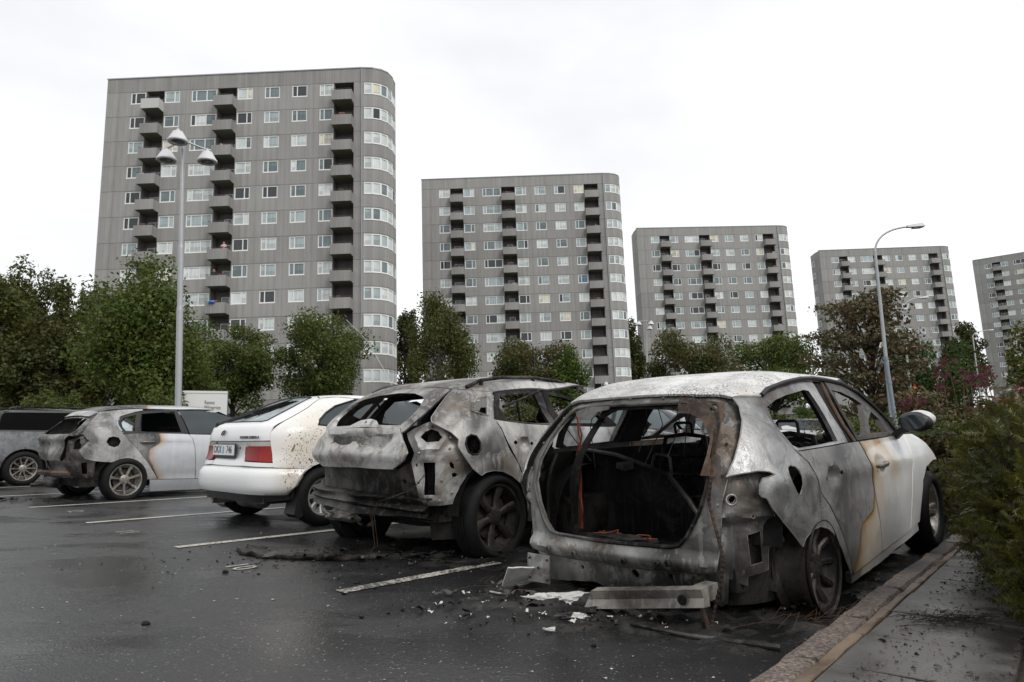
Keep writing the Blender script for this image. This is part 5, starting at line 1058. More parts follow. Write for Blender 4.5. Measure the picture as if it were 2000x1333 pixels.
cw=plain_car('grey_estate','grey estate car at the left edge, flank scorched dark behind the burnt silver hatchback',(-10.02,13.80,0),.90,SHW,M['wag_paint'],1.03,1.48,(-.55,.95,2.3,3.55),.325,2.71,.24,M['glass_shatter'],M['void'],lambda s,z:(1.95-s+.35*max(0,.9-z)) if z<5 else 1.9-s,GC,'rim',rails=True)
SHS=(1.1,[.1,.3,.55,.75,.95,1.1,1.2,1.35,1.48,1.56,1.62,1.65],[.8,.86,.9,.91,.9,.86,.82,.74,.67,.6,.45,.05],[-.7,-.78,-.82,-.82,-.8,-.74,-.66,-.5,-.32,-.1,.3,.9],[3.3,3.45,3.5,3.48,3.35,3.0,2.6,2.2,1.95,1.75,1.5,1.25],5.0,9.0)
M['paint_grey']=plain('dark grey car paint',(.055,.058,.065),.25,.5,.5,.1,4,0,.5); M['paint_silver']=plain('pale silver car paint',(.5,.52,.54),.25,.5,.5,.1,4,0,.5); M['paint_red']=plain('red car paint',(.45,.02,.03),.25,.1,.5,.1,4,0,.5); M['paint_white']=plain('white car paint',(.7,.71,.72),.25,0,.5,.06,4,0,.5)
plain_car('parked_car','dark grey intact car seen through the burnt nearest car',(3.4,15.4,ground_z(3.4,15.4)),2.55,SHS,M['paint_grey'],1.08,1.63,(-.45,.9,2.3,3.45),.33,2.65,.25,M['glass_pale'])
plain_car('parked_car','dark car beside the bush, glimpsed through the nearest car',(6.6,19.6,ground_z(6.6,19.6)),2.6,SHW,M['paint_grey'],1.03,1.48,(-.55,.95,2.3,3.55),.32,2.7,.24,M['glass_pale'])
plain_car('parked_car','pale silver car far off, seen through the nearest car\'s side windows',(10.6,27.2,ground_z(10.6,27.2)),.2,SHW,M['paint_silver'],1.03,1.48,(-.55,.95,2.3,3.55),.32,2.7,.24)
plain_car('parked_car','red car far off beyond the purple flowers at the right edge',(23.6,32,ground_z(23.6,32)+1.2),.1,SHS,M['paint_red'],1.08,1.63,(-.45,.9,2.3,3.45),.33,2.65,.25)
# ------------------------------------------------------------ lamp posts and signs
M['galv']=plain('galvanised post',(.40,.41,.42),.45,.5,.5,.12,8); M['lampwhite']=plain('white lamp shade',(.62,.61,.62),.4,0,.5,.08); M['lens']=glassy('lamp lens',(.16,.17,.17),.2)
def lamp_head(par,p,s=1.0):
    mb=MB(); Mx=Matrix.Translation(p); mb.lathe([(.0,.36*s),(.05*s,.36*s),(.055*s,.30*s),(.14*s,.28*s),(.18*s,.20*s),(.26*s,.05*s),(.285*s,.02*s),(.29*s,-.02*s),(.27*s,-.045*s),(.19*s,-.03*s)],28,Mx)
    h=mb.build('lamp_head',M['lampwhite'],par,35); mb=MB(); mb.lathe([(.19*s,-.03*s),(.12*s,-.06*s),(0,-.065*s)],20,Mx); mb.build('lamp_lens',M['lens'],h,40)
def lamp3(label,base,lean,hgt,heads,r0=.095,r1=.055):
    t=thing('lamp_post',label,'lamp post',mw=Matrix.Translation(base)@Matrix.Rotation(lean,4,'Y'))
    mb=MB(); mb.tube([(0,0,0),(0,0,hgt*.46)],[r0,r0*.98],14); mb.tube([(0,0,hgt*.46),(0,0,hgt*.475)],[r0*1.0,r0*.86],14); mb.tube([(0,0,hgt*.475),(0,0,hgt*.65)],[r0*.85,r0*.83],14); mb.tube([(0,0,hgt*.65),(0,0,hgt*.66)],[r0*.84,r0*.72],14); mb.tube([(0,0,hgt*.66),(0,0,hgt)],[r0*.7,r1*.9],14); mb.tube([(0,0,.2),(0,0,.6)],r0*1.12,14)
    mb.build('pole',M['galv'],t,40)
    for dx,dy,dz in heads:
        if abs(dx)+abs(dy)>.08:
            mb=MB(); mb.tube([(0,0,hgt-.12),(dx,dy,dz+.36)],.03,8); mb.tube([(dx,dy,dz+.3),(dx,dy,dz+.42)],.035,8); mb.build('arm',M['galv'],t,40)
        lamp_head(t,(dx,dy,dz),1.02)
    return t
lamp3('tall lamp post with three white shades before the nearest tower block',(-9.65,20,ground_z(-9.65,20)),-.052,10.15,[(.04,-.40,9.83),(-.62,.25,9.55),(.66,.22,9.42)])
lamp3('distant lamp post with three white shades between second and third tower blocks',(13.0,66,ground_z(13,66)),.02,10.2,[(-.75,0,9.7),(.35,-.4,9.7),(.38,.4,9.35)],.10)
def lamp1(label,base,hgt):
    t=thing('lamp_post',label,'lamp post',mw=plumb(base)); mb=MB(); mb.tube([(0,0,0),(0,0,hgt)],[.08,.05],10); mb.tube([(0,0,hgt),(.45,0,hgt)],.03,6); mb.build('pole',M['galv'],t,40); lamp_head(t,(.5,0,hgt-.45),1.1)
lamp1('small single-shade lamp above the roof of the burnt sport utility car',(-8.3,80,ground_z(-8.3,80)),8.1-ground_z(-8.3,80)+.35)
lamp1('small single-shade lamp at the foot of the second tower block',(10.7,80,ground_z(10.7,80)),7.3-ground_z(10.7,80)+.35)
def street(label,base,top,head,r0=.085):
    b=Vector(base); tp=Vector(top); hd=Vector(head); t=thing('street_lamp',label,'street lamp',loc=tuple(b)); tp-=b; hd-=b; mb=MB(); L=tp
    mb.tube([(0,0,0),L*.2],[r0*1.25,r0*1.25],12); mb.tube([L*.2,L*.45],[r0,r0],12); mb.tube([L*.45,L*.95],[r0*.8,r0*.6],12)
    a=L*.95; pts=[]; q=Vector((a.x+(hd.x-a.x)*.08,a.y,hd.z-.12))
    for i in range(13):
        f=i/12; pts.append(a*(1-f)**2+q*2*f*(1-f)+hd*f*f)
    mb.tube(pts,[r0*.6]+[r0*.42]*12,10); mb.build('pole',M['galv'],t,40)
    d=(hd-pts[-2]).normalized(); bm=MB(); ang=math.atan2(d.z,d.x); Mx=Matrix.Translation(hd)@Matrix.Rotation(-ang*.6,4,'Y')
    bm.add([Mx@Vector(p) for p in [(-.05,-.07,-.03),(.58,-.15,-.05),(.62,.15,-.05),(-.05,.07,-.03),(-.05,-.05,.05),(.5,-.10,.09),(.55,.10,.09),(-.05,.05,.05),(.65,0,.02)]],[(0,3,2,1),(4,5,6,7),(0,1,5,4),(2,3,7,6),(0,4,7,3),(1,2,8),(2,6,8),(6,5,8),(5,1,8)])
    h=bm.build('lamp_head',M['lampwhite'],t); bm=MB(); bm.box(.15,.5,-.09,.09,-.085,-.055,Mx); bm.build('lamp_lens',M['lens'],h)
street('tall curved street lamp rising out of the reddish tree',(13.87,25,ground_z(13.9,25)),(13.68,25,8.3),(15.02,25,8.86))
street('second street lamp, farther and lower, beside the fourth tower block',(26.9,46,ground_z(26.9,46)),(26.72,46,9.9),(28.0,46,10.5),.10)
street('farthest street lamp, before the right-hand tower block',(58.3,85,ground_z(58.3,85)),(58.0,85,14.2),(60.1,85,14.5),.12)
t=thing('steel_post','leaning bluish steel post beside the curved street lamp','post',loc=(13.83,24.6,ground_z(13.8,24.6))); M['bluesteel']=plain('bluish steel',(.24,.28,.32),.5,.4)
mb=MB(); gz=ground_z(13.8,24.6); mb.tube([(0,0,0),(-.28,0,3.85-gz)],.07,10); mb.build('tube',M['bluesteel'],t,40)
for f in (.5,.75,.98): mb=MB(); mb.tube([(-.28*f,0,(3.85-gz)*f-.05),(-.28*f,0,(3.85-gz)*f+.05)],.085,10); mb.build('band',M['bluesteel'],t,40)
M['sign_red']=plain('red sign border',(.55,.03,.03),.45); M['sign_yellow']=plain('yellow sign face',(.72,.45,.03),.45); M['sign_blue']=plain('blue sign',(.05,.12,.35),.45)
gx,gy=23.6,40; gz=ground_z(gx,gy); t=thing('road_sign','yellow and red triangular warning sign behind the wing mirror','sign',loc=(gx,gy,gz))
mb=MB(); mb.tube([(-.2,.05,0),(-.25,.05,4.3-gz)],.04,8); mb.build('post',M['galv'],t)
zc=3.62-gz; tri=lambda s:[(-.0,zc+.50*s),(.50*s,zc-.36*s),(-.50*s,zc-.36*s)]
mb=MB(); mb.prism(tri(.95),-.02,0); mb.build('sign_border',M['sign_red'],t); mb=MB(); mb.prism(tri(.66),-.026,-.021); f_=mb.build('sign_face',M['sign_yellow'],t)
mb=MB(); mb.tube([(-.1,-.03,zc-.15),(0,-.03,zc+.05),(.06,-.03,zc-.02),(.12,-.03,zc-.18)],.03,5); mb.tube([(0,-.03,zc+.13),(0,-.03,zc+.17)],.035,6); mb.build('sign_symbol',M['ink'],t)
mb=MB(); mb.box(-.1,.42,-.02,0,zc-.85,zc-.45); mb.build('sign_plate',M['sign_yellow'],t); mb=MB(); mb.box(-.1,.42,-.023,-.0205,zc-.52,zc-.45); mb.build('sign_band',M['sign_red'],t)
# white container with company lettering
M['box_white']=plain('white painted steel',(.66,.66,.64),.5,0,.4,.04,1); M['box_green']=plain('dark green edge',(.02,.10,.07),.5)
gz=ground_z(-12,27); t=thing('white_container','white container with dark company lettering behind the silver hatchback','container',mw=Matrix.Translation((-12.85,26.6,gz))@Matrix.Rotation(-.02,4,'Y')@Matrix.Rotation(.50,4,'Z'))
hh=2.74-gz; mb=MB(); mb.box(0,1.7,0,2.2,0,hh); mb.build('body',M['box_white'],t); mb=MB(); mb.box(1.703,1.73,-.01,2.2,0,hh-.02); mb.build('edge_trim',M['box_green'],t); mb=MB(); mb.box(-.02,1.7,-.02,-.003,hh-.07,hh+.02); mb.build('top_rail',M['box_white'],t)
for tx,zz,sz in (('Renova',hh-.44,.20),('Miljöservice',hh-.64,.20),('en del av renova',hh-.80,.055)):
    o=link('lettering',text_mesh(tx,sz,.002,'LEFT'),M['ink'],t); o.location=(.86,-.006,zz); o.rotation_euler=(PI/2,0,0); o.scale=(.62,1.1,1)
# ------------------------------------------------------------ foliage
def leafmat(name,a,b,c_=None,trl=.25,rough=.5,ns=.9):
    t=NT(name); g=t.n('NewGeometry'); r=g.outputs['Random Per Island']; n=t.noise(ns,t.co(),3)
    col=t.mix(r,a,b); col=t.mix(t.ramp(n,[(.35,0),(.65,1)]),col,c_ or tuple(x*.65 for x in a))
    t.set(color=col,rough=rough,spec=.3); tr=t.n('BsdfTranslucent'); t.put(tr.inputs[0],col); ms=t.n('MixShader'); ms.inputs[0].default_value=trl
    t.t.links.new(t.b.outputs[0],ms.inputs[1]); t.t.links.new(tr.outputs[0],ms.inputs[2]); out=t.t.nodes['Material Output']; t.t.links.new(ms.outputs[0],out.inputs[0]); return t.m
LM=dict(maple=leafmat('maple leaves',(.055,.094,.015),(.085,.132,.023),(.10,.118,.023),.35),dark=leafmat('dark leaves',(.055,.095,.020),(.075,.12,.028),None,.4),olive=leafmat('olive leaves',(.082,.115,.024),(.11,.145,.034),(.10,.115,.028),.4),brown=leafmat('brownish leaves',(.085,.078,.022),(.12,.092,.03),(.055,.075,.018),.35),birch=leafmat('birch leaves',(.062,.085,.018),(.095,.115,.026),(.095,.09,.022),.35),cherry=leafmat('dark red cherry leaves',(.075,.032,.022),(.14,.10,.05),(.085,.085,.032)),fresh=leafmat('fresh green leaves',(.075,.125,.016),(.13,.17,.03)),yellow=leafmat('yellowing leaves',(.10,.12,.014),(.20,.17,.03)),hedge=leafmat('yellow green hedge leaves',(.075,.085,.015),(.15,.125,.03),(.05,.07,.012)),wood=leafmat('woodland leaves',(.046,.065,.017),(.075,.092,.024),(.08,.075,.022),.35))
t=NT('bark'); nn=t.noise(6,t.co(scale=(4,4,.8)),5); t.set(color=t.ramp(nn,[(.35,(.012,.010,.008)),(.65,(.045,.037,.03))]),rough=.9); t.bump(nn,.7,.03); M['bark']=t.m
t=NT('birch bark'); nn=t.noise(5,t.co(scale=(1,1,3)),5); t.set(color=t.ramp(nn,[(.38,(.04,.035,.03)),(.5,(.24,.225,.20))]),rough=.8); M['birchbark']=t.m
def leaves(centers,radii,N,size,rng,hollow=.5,aspect=.6,droop=0.0,upb=.0):
    """N leaf quads spread over clumps; centers (k,3), radii (k,3)"""
    C=np.asarray(centers,float); Rr=np.asarray(radii,float); w=Rr.prod(1)**(2/3); w/=w.sum(); k=rng.choice(len(C),N,p=w)
    d=rng.normal(size=(N,3)); d/=np.linalg.norm(d,axis=1)[:,None]; rad=(hollow+(1-hollow)*rng.random(N)**.6)*(1+.12*rng.normal(size=N))
    P=C[k]+d*Rr[k]*rad[:,None]; P[:,2]-=droop*rng.random(N)**2*Rr[k,2]
    n=d+rng.normal(size=(N,3))*.9; n[:,2]+=upb; n/=np.linalg.norm(n,axis=1)[:,None]
    u=np.cross(n,rng.normal(size=(N,3))); u/=np.linalg.norm(u,axis=1)[:,None]; v=np.cross(n,u); s=size*(.45+1.0*rng.random(N)**1.5)[:,None]
    V=np.empty((N,4,3)); V[:,0]=P-u*s*.5; V[:,1]=P+v*s*.5*aspect; V[:,2]=P+u*s*.5; V[:,3]=P-v*s*.5*aspect
    return V.reshape(-1,3),np.arange(N*4).reshape(-1,4)
def tree(name,label,loc,top,width,leaf,N,size,seed,cat='tree',bark='bark',crown0=.22,kind='round',group=None,trunk_r=None,nclump=38,hollow=.35):
    rng=np.random.default_rng(seed); x,y,z0=loc; H=top-z0; t=thing(name,label,cat,loc,0,group); rw=width/2; zc=H*(crown0+(1-crown0)/2); rh=H*(1-crown0)/2
    cen=[];rad=[]; limbs=[]
    for i in range(nclump):
        u=i/max(1,nclump-1); 
        if kind=='layer':
            zz=zc+rh*(-.85+1.75*u); rr=rw*(1.0-.75*max(0,(zz-zc)/rh)**1.3)*(.75+.3*rng.random()); a=rng.random()*6.28; q=(.55+.45*rng.random())*rr*.75; p=(q*math.cos(a),q*math.sin(a),zz); r=np.array([rw*.40,rw*.40,rh*.085])*(.7+.6*rng.random())
        else:
            d=rng.normal(size=3); d/=np.linalg.norm(d); q=(.45+.4*rng.random()); 
            prof=1.0 if kind=='round' else (1.0-.55*max(0,d[2]))
            p=(d[0]*rw*q*prof,d[1]*rw*q*prof,zc+d[2]*rh*q*1.02); r=np.array([rw*.36,rw*.36,rh*.30])*(.65+.6*rng.random())
            if kind=='tall': r=r*np.array([.9,.9,.8])
        cen.append(p); rad.append(r*(.86 if kind!='layer' else 1)); limbs.append(p)
    if kind!='layer' and crown0<.03: cen.append((0,0,zc-rh*.1)); rad.append(np.array([rw*.55,rw*.55,rh*.55]))
    V,F=leaves(cen,rad,N,size,rng,hollow,droop=.9 if kind=='weep' else 0,upb=.6 if kind=='layer' else .2)
    o=link('crown',npmesh('crown',V,F),LM[leaf],t)
    mb=MB(); tr=trunk_r or max(.06,width*.028); lean=rng.normal(size=2)*.02*H; ht=zc+rh*.55
    mb.tube([(lean[0]*f*f,lean[1]*f*f,ht*f) for f in (0,.12,.3,.5,.7,.85,1)],[tr*1.3,tr,tr*.9,tr*.75,tr*.5,tr*.3,tr*.12],8)
    mb.build('trunk',M[bark],t,50); mb=MB()
    for i,p in enumerate(limbs):
        f=min(.95,max(.25,(p[2]-rh*.35)/ht)); b=Vector((lean[0]*f*f,lean[1]*f*f,ht*f*.8)); e=Vector(p); m=b.lerp(e,.5)+Vector((0,0,.06*H*rng.random())); mb.tube([b,m,e],[tr*.42,tr*.25,tr*.08],5)
    mb.build('limb',M[bark],t,50)
    return t
gz_=ground_z
def T(name,label,x,y,top,w,leaf,N,size,seed,**k): return tree(name,label,(x,y,gz_(x,y)),top,w,leaf,N,size,seed,**k)
T('maple_tree','large dense green maple behind the tall lamp post',-15.9,30,8.6,7.0,'maple',42000,.17,1,crown0=.08,nclump=60,hollow=.15)
T('broadleaf_tree','open-branched green tree behind the white container',-17.1,42,7.9,5.8,'olive',22000,.18,2,crown0=.22)
T('broadleaf_tree','round olive-green tree before the nearest tower block\'s right end',-12.2,44,9.6,6.7,'olive',26000,.18,3,crown0=.14,nclump=52)
T('birch_tree','drooping birch before the second tower block\'s left edge',-6.7,62,14.9,7.4,'birch',24000,.22,4,kind='weep',crown0=.12,bark='birchbark')
T('maple_tree','brownish-green maple in the middle, before the second tower block',1.6,46,8.7,6.8,'brown',24000,.19,5,crown0=.08,nclump=34)
T('maple_tree','small fresh-green tree at the brownish maple\'s right side',3.7,43,6.9,2.9,'fresh',6000,.20,6,crown0=.05,kind='cone')
T('maple_tree','brownish round tree before the third tower block\'s left half',13.9,52,9.9,7.6,'brown',24000,.20,7,crown0=.08,nclump=34)
T('maple_tree','green round tree before the third tower block\'s right half',21.5,56,10.1,8.0,'maple',24000,.20,8,crown0=.08,nclump=34)
T('cherry_tree','dark reddish layered cherry tree behind the curved street lamp',14.75,28,7.1,5.5,'cherry',8500,.19,9,kind='layer',crown0=.18,nclump=46)
T('broadleaf_tree','green tree right of the reddish cherry, before the fourth tower block',29.4,48,8.9,6.4,'dark',13000,.24,10,crown0=.08)
T('broadleaf_tree','tall thin-topped tree between the fourth and the farthest tower blocks',70.6,105,20,7.5,'wood',9000,.45,11,kind='tall',crown0=.15)
T('broadleaf_tree','yellow-green tree at the right edge, before the farthest tower block',29.6,38,7.5,3.6,'yellow',9000,.20,12,crown0=.05)
T('broadleaf_tree','dark tree in the gap between first and second tower blocks',-14.8,95,20.6,5.5,'wood',9000,.42,13,kind='tall',crown0=.08)
T('broadleaf_tree','dark tree in the gap between second and third tower blocks',20.2,115,20.8,5.6,'wood',9000,.48,14,kind='tall',crown0=.05)
for i,(x,y,top,w,lb) in enumerate([(-32.3,44,13.0,5.5,'leftmost tall birch of the wood, highest at the picture edge'),(-35.2,50,13.9,5.2,'second tall woodland tree from the left edge'),(-30.4,46,12.3,4.4,'third woodland tree, with a pale slanting trunk'),(-35.0,56,14.2,5.0,'woodland tree nearest to the tower block\'s left edge'),(-30.6,40,11.4,4.6,'woodland tree cut off by the left edge'),(-27.3,40,8.8,4.2,'lower woodland tree left of the large maple'),(-25,42,7.0,4.0,'short dark woodland tree just left of the large maple'),(-29,37,7.5,4.4,'lowest woodland tree at the left, behind the estate car')]):
    T('woodland_tree',lb,x,y,top,w,'wood' if i%2 else 'birch',11000,.24,40+i,kind='tall',crown0=.06,bark='birchbark' if i%2==0 else 'bark',group='wood at the left edge')
T('bush','rounded bush above the roof of the estate car',-17.3,26,2.85,2.3,'olive',5000,.12,60,cat='bush',crown0=.0,nclump=14)
T('bush','fresh green bush round the foot of the tall lamp post',-13.0,26.0,3.0,1.9,'maple',4500,.13,61,cat='bush',crown0=.0,nclump=14)
for i in range(16):
    rr=random.Random(i); x=-24+i*4.0+rr.uniform(-1,1); y=34+rr.uniform(-3,6)+max(0,x*.1)
    T('shrub','dark low shrub in the row below the tower blocks',x,y,gz_(x,y)+rr.uniform(1.6,2.6),rr.uniform(3.6,4.8),'dark' if i%3 else 'wood',3500,.16,80+i,cat='shrub',crown0=0,nclump=12,group='shrubs below the tower blocks')
# clipped yellow-green hedge beyond the nearest car
rng=np.random.default_rng(5); t=thing('clipped_hedge','low yellow-green clipped hedge seen through the nearest car\'s windows','hedge',(6.2,11.6,0),.25)
cen=[(-1.1+.28*i,rng.normal()*.1,.55+.5*(j)) for i in range(15) for j in (0,.7)]; V,F=leaves(cen,[(.34,.5,.42)]*len(cen),15000,.055,rng,.6); link('foliage',npmesh('foliage',V,F),LM['hedge'],t)
mb=MB(); 
for i in range(14): mb.tube([(-1.1+.3*i,0,-.05),(-1.1+.3*i+.05,0,.9)],[.02,.008],5)
mb.build('stems',M['bark'],t)
# ------------------------------------------------------------ yew bushes along the pavement
LM['yew']=leafmat('yew needles',(.070,.076,.012),(.165,.15,.03),(.028,.036,.009),.22,.3,6.0); M['yewcore']=plain('dark yew twigs',(.014,.012,.008),.9,0,.2,.5,14,.8)
def sprig(rng,nn=24,L=.085):
    vs=[];fs=[]
    vs+=[(-.0015,0,0),(.0015,0,0),(0,.001,L)]; fs.append((0,1,2))
    for i in range(nn):
        z=L*(.08+.92*i/nn); sd=1 if i%2 else -1; l=.027*(1-.35*(i/nn)); a=.6+rng.normal()*.12; dx=sd*math.cos(a)*l; dz=math.sin(a)*l; dy=rng.normal()*.006; w=.0026; b=len(vs)
        vs+=[(0,0,z-w),(0,0,z+w),(dx,dy,z+dz)]; fs.append((b,b+1,b+2))
    return np.array(vs),np.array(fs)
def yew(label,loc,blobs,N,seed,scale=1.0):
    rng=np.random.default_rng(seed); t=thing('yew_bush',label,'bush',loc,0,'yew bushes along the pavement'); C=np.array([b[:3] for b in blobs]); Rr=np.array([b[3:] for b in blobs]); w=(Rr.prod(1))**(2/3); w/=w.sum()
    AV=[];AF=[];nb=0; SP=[sprig(rng) for _ in range(5)]
    for i in range(N):
        k=rng.choice(len(C),p=w); d=rng.normal(size=3); d/=np.linalg.norm(d); p=C[k]+d*Rr[k]*(.72+.3*rng.random())
        if p[2]<.02: continue
        ax=d+np.array([0,0,.55])+rng.normal(size=3)*.45; ax/=np.linalg.norm(ax); u=np.cross(ax,rng.normal(size=3)); u/=np.linalg.norm(u); v=np.cross(ax,u); vs,fs=SP[i%5]; s=scale*(.7+.7*rng.random()); bend=vs[:,2:3]**2*2.0
        AV.append(p+s*(vs[:,0:1]*u+(vs[:,1:2]-bend)*v+vs[:,2:3]*ax)); AF.append(fs+nb); nb+=len(vs)
    link('foliage',npmesh('foliage',np.concatenate(AV),np.concatenate(AF)),LM['yew'],t); LVv,LFf=leaves(C,Rr*1.02,7000,.034,rng,.75,.22,0,.5); kk=LVv.reshape(-1,4,3)[:,:,2].min(1)>.0; link('foliage',npmesh('foliage',LVv,LFf[kk]),LM['yew'],t)
    for i,b in enumerate(blobs): lump('twig_mass',b[:3],(b[3]*.72,b[4]*.72,b[5]*.72),M['yewcore'],t,i,.35,3,2.5)
    return t
yew('nearest yew bush, filling the lower right corner',(2.46,2.85,.05),[(0,0,.42,.40,.5,.45),(.1,.35,.66,.42,.45,.38),(.3,-.3,.5,.5,.5,.5),(.05,.2,.25,.32,.4,.28)],5200,1)
yew('second yew bush from the camera, at the right edge',(3.04,3.65,.05),[(0,0,.45,.40,.5,.42),(.05,.3,.70,.40,.42,.32),(.35,.0,.7,.5,.5,.5),(.0,.4,.35,.38,.4,.35)],5200,2)
yew('third yew bush, with wet twigs reaching over the slabs',(3.72,4.55,.05),[(0,0,.45,.34,.45,.40),(.05,.25,.70,.36,.42,.30),(.4,.1,.65,.5,.5,.45),(.0,.45,.4,.34,.4,.36)],4800,3)
yew('farthest yew bush, just behind the nearest car\'s front wheel',(4.48,5.6,.05),[(0,0,.38,.32,.42,.36),(.1,.2,.58,.34,.4,.30),(.5,.2,.6,.5,.5,.42),(.05,.5,.4,.36,.4,.36)],4200,4)
t=thing('yew_bush','tall dark yew bush at the right edge below the purple flowers','bush',(4.5,4.7,.05),0,'yew bushes along the pavement')
rng=np.random.default_rng(9); V,F=leaves([(0,0,.5),(.3,.4,.75),(-.2,.6,.6),(.5,-.3,.7)],[(.5,.5,.5)]*4,9000,.05,rng,.6,.35); link('foliage',npmesh('foliage',V,F),LM['yew'],t); lump('twig_mass',(.2,.2,.55),(.5,.6,.5),M['yewcore'],t,3,.3)
# ------------------------------------------------------------ purple flowering perennials
LM['joe']=leafmat('dull perennial leaves',(.035,.05,.014),(.065,.07,.022),(.075,.045,.02)); LM['joef']=leafmat('dusky purple flower heads',(.105,.022,.042),(.20,.06,.085),(.07,.02,.026),.15,.7); M['stem']=plain('reddish stems',(.11,.055,.028),.7)
def perennial(label,x,y,h,seed,flower=True):
    rng=np.random.default_rng(seed); t=thing('flowering_perennial',label,'plant',(x,y,gz_(x,y)),0,'purple flowering perennials behind the wing mirror')
    mb=MB(); LV=[];LF=[];FV=[];FF=[];n1=n2=0
    for sidx in range(3):
        bx,by=rng.normal(size=2)*.10; lx,ly=rng.normal(size=2)*.12; hh=h*(.8+.25*rng.random()); S=lambda f:np.array([bx+lx*f*f,by+ly*f*f,hh*f]); mb.tube([S(f) for f in (0,.3,.6,.85,1)],[.008,.007,.006,.005,.003],5)
        for k in range(7):
            f=.15+.75*k/7; p=S(f)
            for q in range(4):
                a=q*1.57+k*.8+rng.normal()*.2; dirv=np.array([math.cos(a),math.sin(a),-.15+rng.normal()*.2]); L=.15*(1.15-.4*f); s=np.cross(dirv,[0,0,1]); s/=np.linalg.norm(s); V=[p,p+dirv*L*.5+s*.028+np.array([0,0,.02]),p+dirv*L,p+dirv*L*.5-s*.028+np.array([0,0,.02])]; LV+=V; LF.append((n1,n1+1,n1+2,n1+3)); n1+=4
        if flower or sidx==0:
            top=S(1.0); 
            for q in range(7):
                a=rng.random()*6.28; r=.09*rng.random()**.5; c0=top+np.array([r*math.cos(a),r*math.sin(a),-.25*r+.015*rng.normal()]); mb.tube([S(.93),c0],.0025,4)
                V,F=leaves([c0],[(.032,.032,.018)],55,.014,rng,.3,.8); FV.append(V); FF.append(F+n2); n2+=len(V)
    mb.build('stem',M['stem'],t,50); tag(link('leaf',npmesh('leaf',np.array(LV),np.array(LF)),LM['joe'],t),kind='stuff')
    if FV: tag(link('flower_head',npmesh('flower_head',np.concatenate(FV),np.concatenate(FF)),LM['joef'],t),kind='stuff')
k=0
for x,y,h in [(4.95,7.8,1.70),(5.2,8.2,1.86),(5.45,8.0,1.84),(5.7,8.4,1.86),(5.35,7.4,1.55),(5.65,7.6,1.58),(5.95,8.0,1.62),(6.2,8.3,1.6),(5.9,7.3,1.50),(5.1,7.3,1.35),(6.3,7.7,1.5),(5.6,7.0,1.3),(4.75,8.3,1.6),(6.5,8.4,1.55)]:
    perennial('tall perennial with dusky purple flower heads in the clump behind the wing mirror',x,y,h,200+k); k+=1
for i,(x,y,w,h,lf) in enumerate([(4.6,7.3,1.0,.75,'joe'),(5.2,7.9,1.6,1.0,'joe'),(6.0,8.3,1.9,1.15,'joe'),(4.75,6.6,.7,.5,'fresh'),(5.6,9.6,2.2,1.2,'dark'),(7.2,9.4,2.2,1.25,'dark'),(4.4,8.4,1.2,.85,'hedge')]):
    T('low_shrub',['low dull-leaved shrub just behind the nearest car\'s front wheel','dull undergrowth below the purple flowers','dull undergrowth at the right edge below the purple flowers','bright green weeds at the kerb behind the front wheel','dark shrub behind the purple flowers','dark shrub at the right edge behind the purple flowers','yellowish shrub above the nearest car\'s bonnet'][i],x,y,gz_(x,y)+h,w,lf,5000,.075,300+i,cat='shrub',crown0=0,nclump=14)
# ------------------------------------------------------------ people and a bundle on the balconies of the nearest block
def personmat(name,shirt,stripe,hair):
    t=NT(name); sep=t.n('SeparateXYZ',Vector=t.co()); z=sep.outputs[2]; w=t.math('GREATER_THAN',t.math('FRACT',t.math('MULTIPLY',z,7.0)),.5)
    c=t.mix(w,shirt,stripe); c=t.mix(t.math('GREATER_THAN',z,1.38),c,(.42,.26,.19)); c=t.mix(t.math('GREATER_THAN',z,1.60),c,hair); c=t.mix(t.math('LESS_THAN',z,.88),c,(.03,.03,.04)); t.set(color=c,rough=.8); return t.m
def person(label,mat,floor,x):
    bx,by,bz,th=BLD[0]; mw=LEVEL@Matrix.Translation((bx,by,bz))@Matrix.Rotation(th,4,'Z')@Matrix.Translation((x,-.62,-floor*SH-2.218))
    J=[(0,0,.92,.15),(0,0,1.12,.14),(0,.0,1.32,.17),(0,-.01,1.43,.065),(0,-.03,1.56,.10),(0,-.03,1.66,.085),(.20,0,1.35,.065),(.28,-.05,1.12,.05),(.16,-.24,1.06,.04),(-.20,0,1.35,.065),(-.28,-.05,1.12,.05),(-.16,-.24,1.06,.04),(.10,0,.5,.085),(.10,.02,.08,.06),(.10,-.12,.04,.045),(-.10,0,.5,.085),(-.10,.02,.08,.06),(-.10,-.12,.04,.045)]
    E=[(0,1),(1,2),(2,3),(3,4),(4,5),(2,6),(6,7),(7,8),(2,9),(9,10),(10,11),(0,12),(12,13),(13,14),(0,15),(15,16),(16,17)]
    me=bpy.data.meshes.new('person'); me.from_pydata([j[:3] for j in J],E,[]); o=link('person',me,mat); o.matrix_world=mw; o.modifiers.new('skin','SKIN')
    sk=me.skin_vertices[0].data if me.skin_vertices else None
    if sk is None:
        bm=bmesh.new(); bm.from_mesh(me); bm.verts.layers.skin.verify(); bm.to_mesh(me); bm.free(); sk=me.skin_vertices[0].data
    for i,j in enumerate(J): sk[i].radius=(j[3],j[3]*.8)
    sk[0].use_root=True; md=o.modifiers.new('sub','SUBSURF'); md.levels=1; md.render_levels=1
    return tag(o,label,'person')
person('person in pink and white striped top leaning on a balcony parapet',personmat('striped top',(.62,.10,.16),(.75,.72,.72),(.30,.22,.14)),6,13.35)
person('person in dark jacket standing on the balcony below the striped person',personmat('dark jacket',(.015,.016,.022),(.02,.021,.028),(.035,.022,.016)),7,12.45)
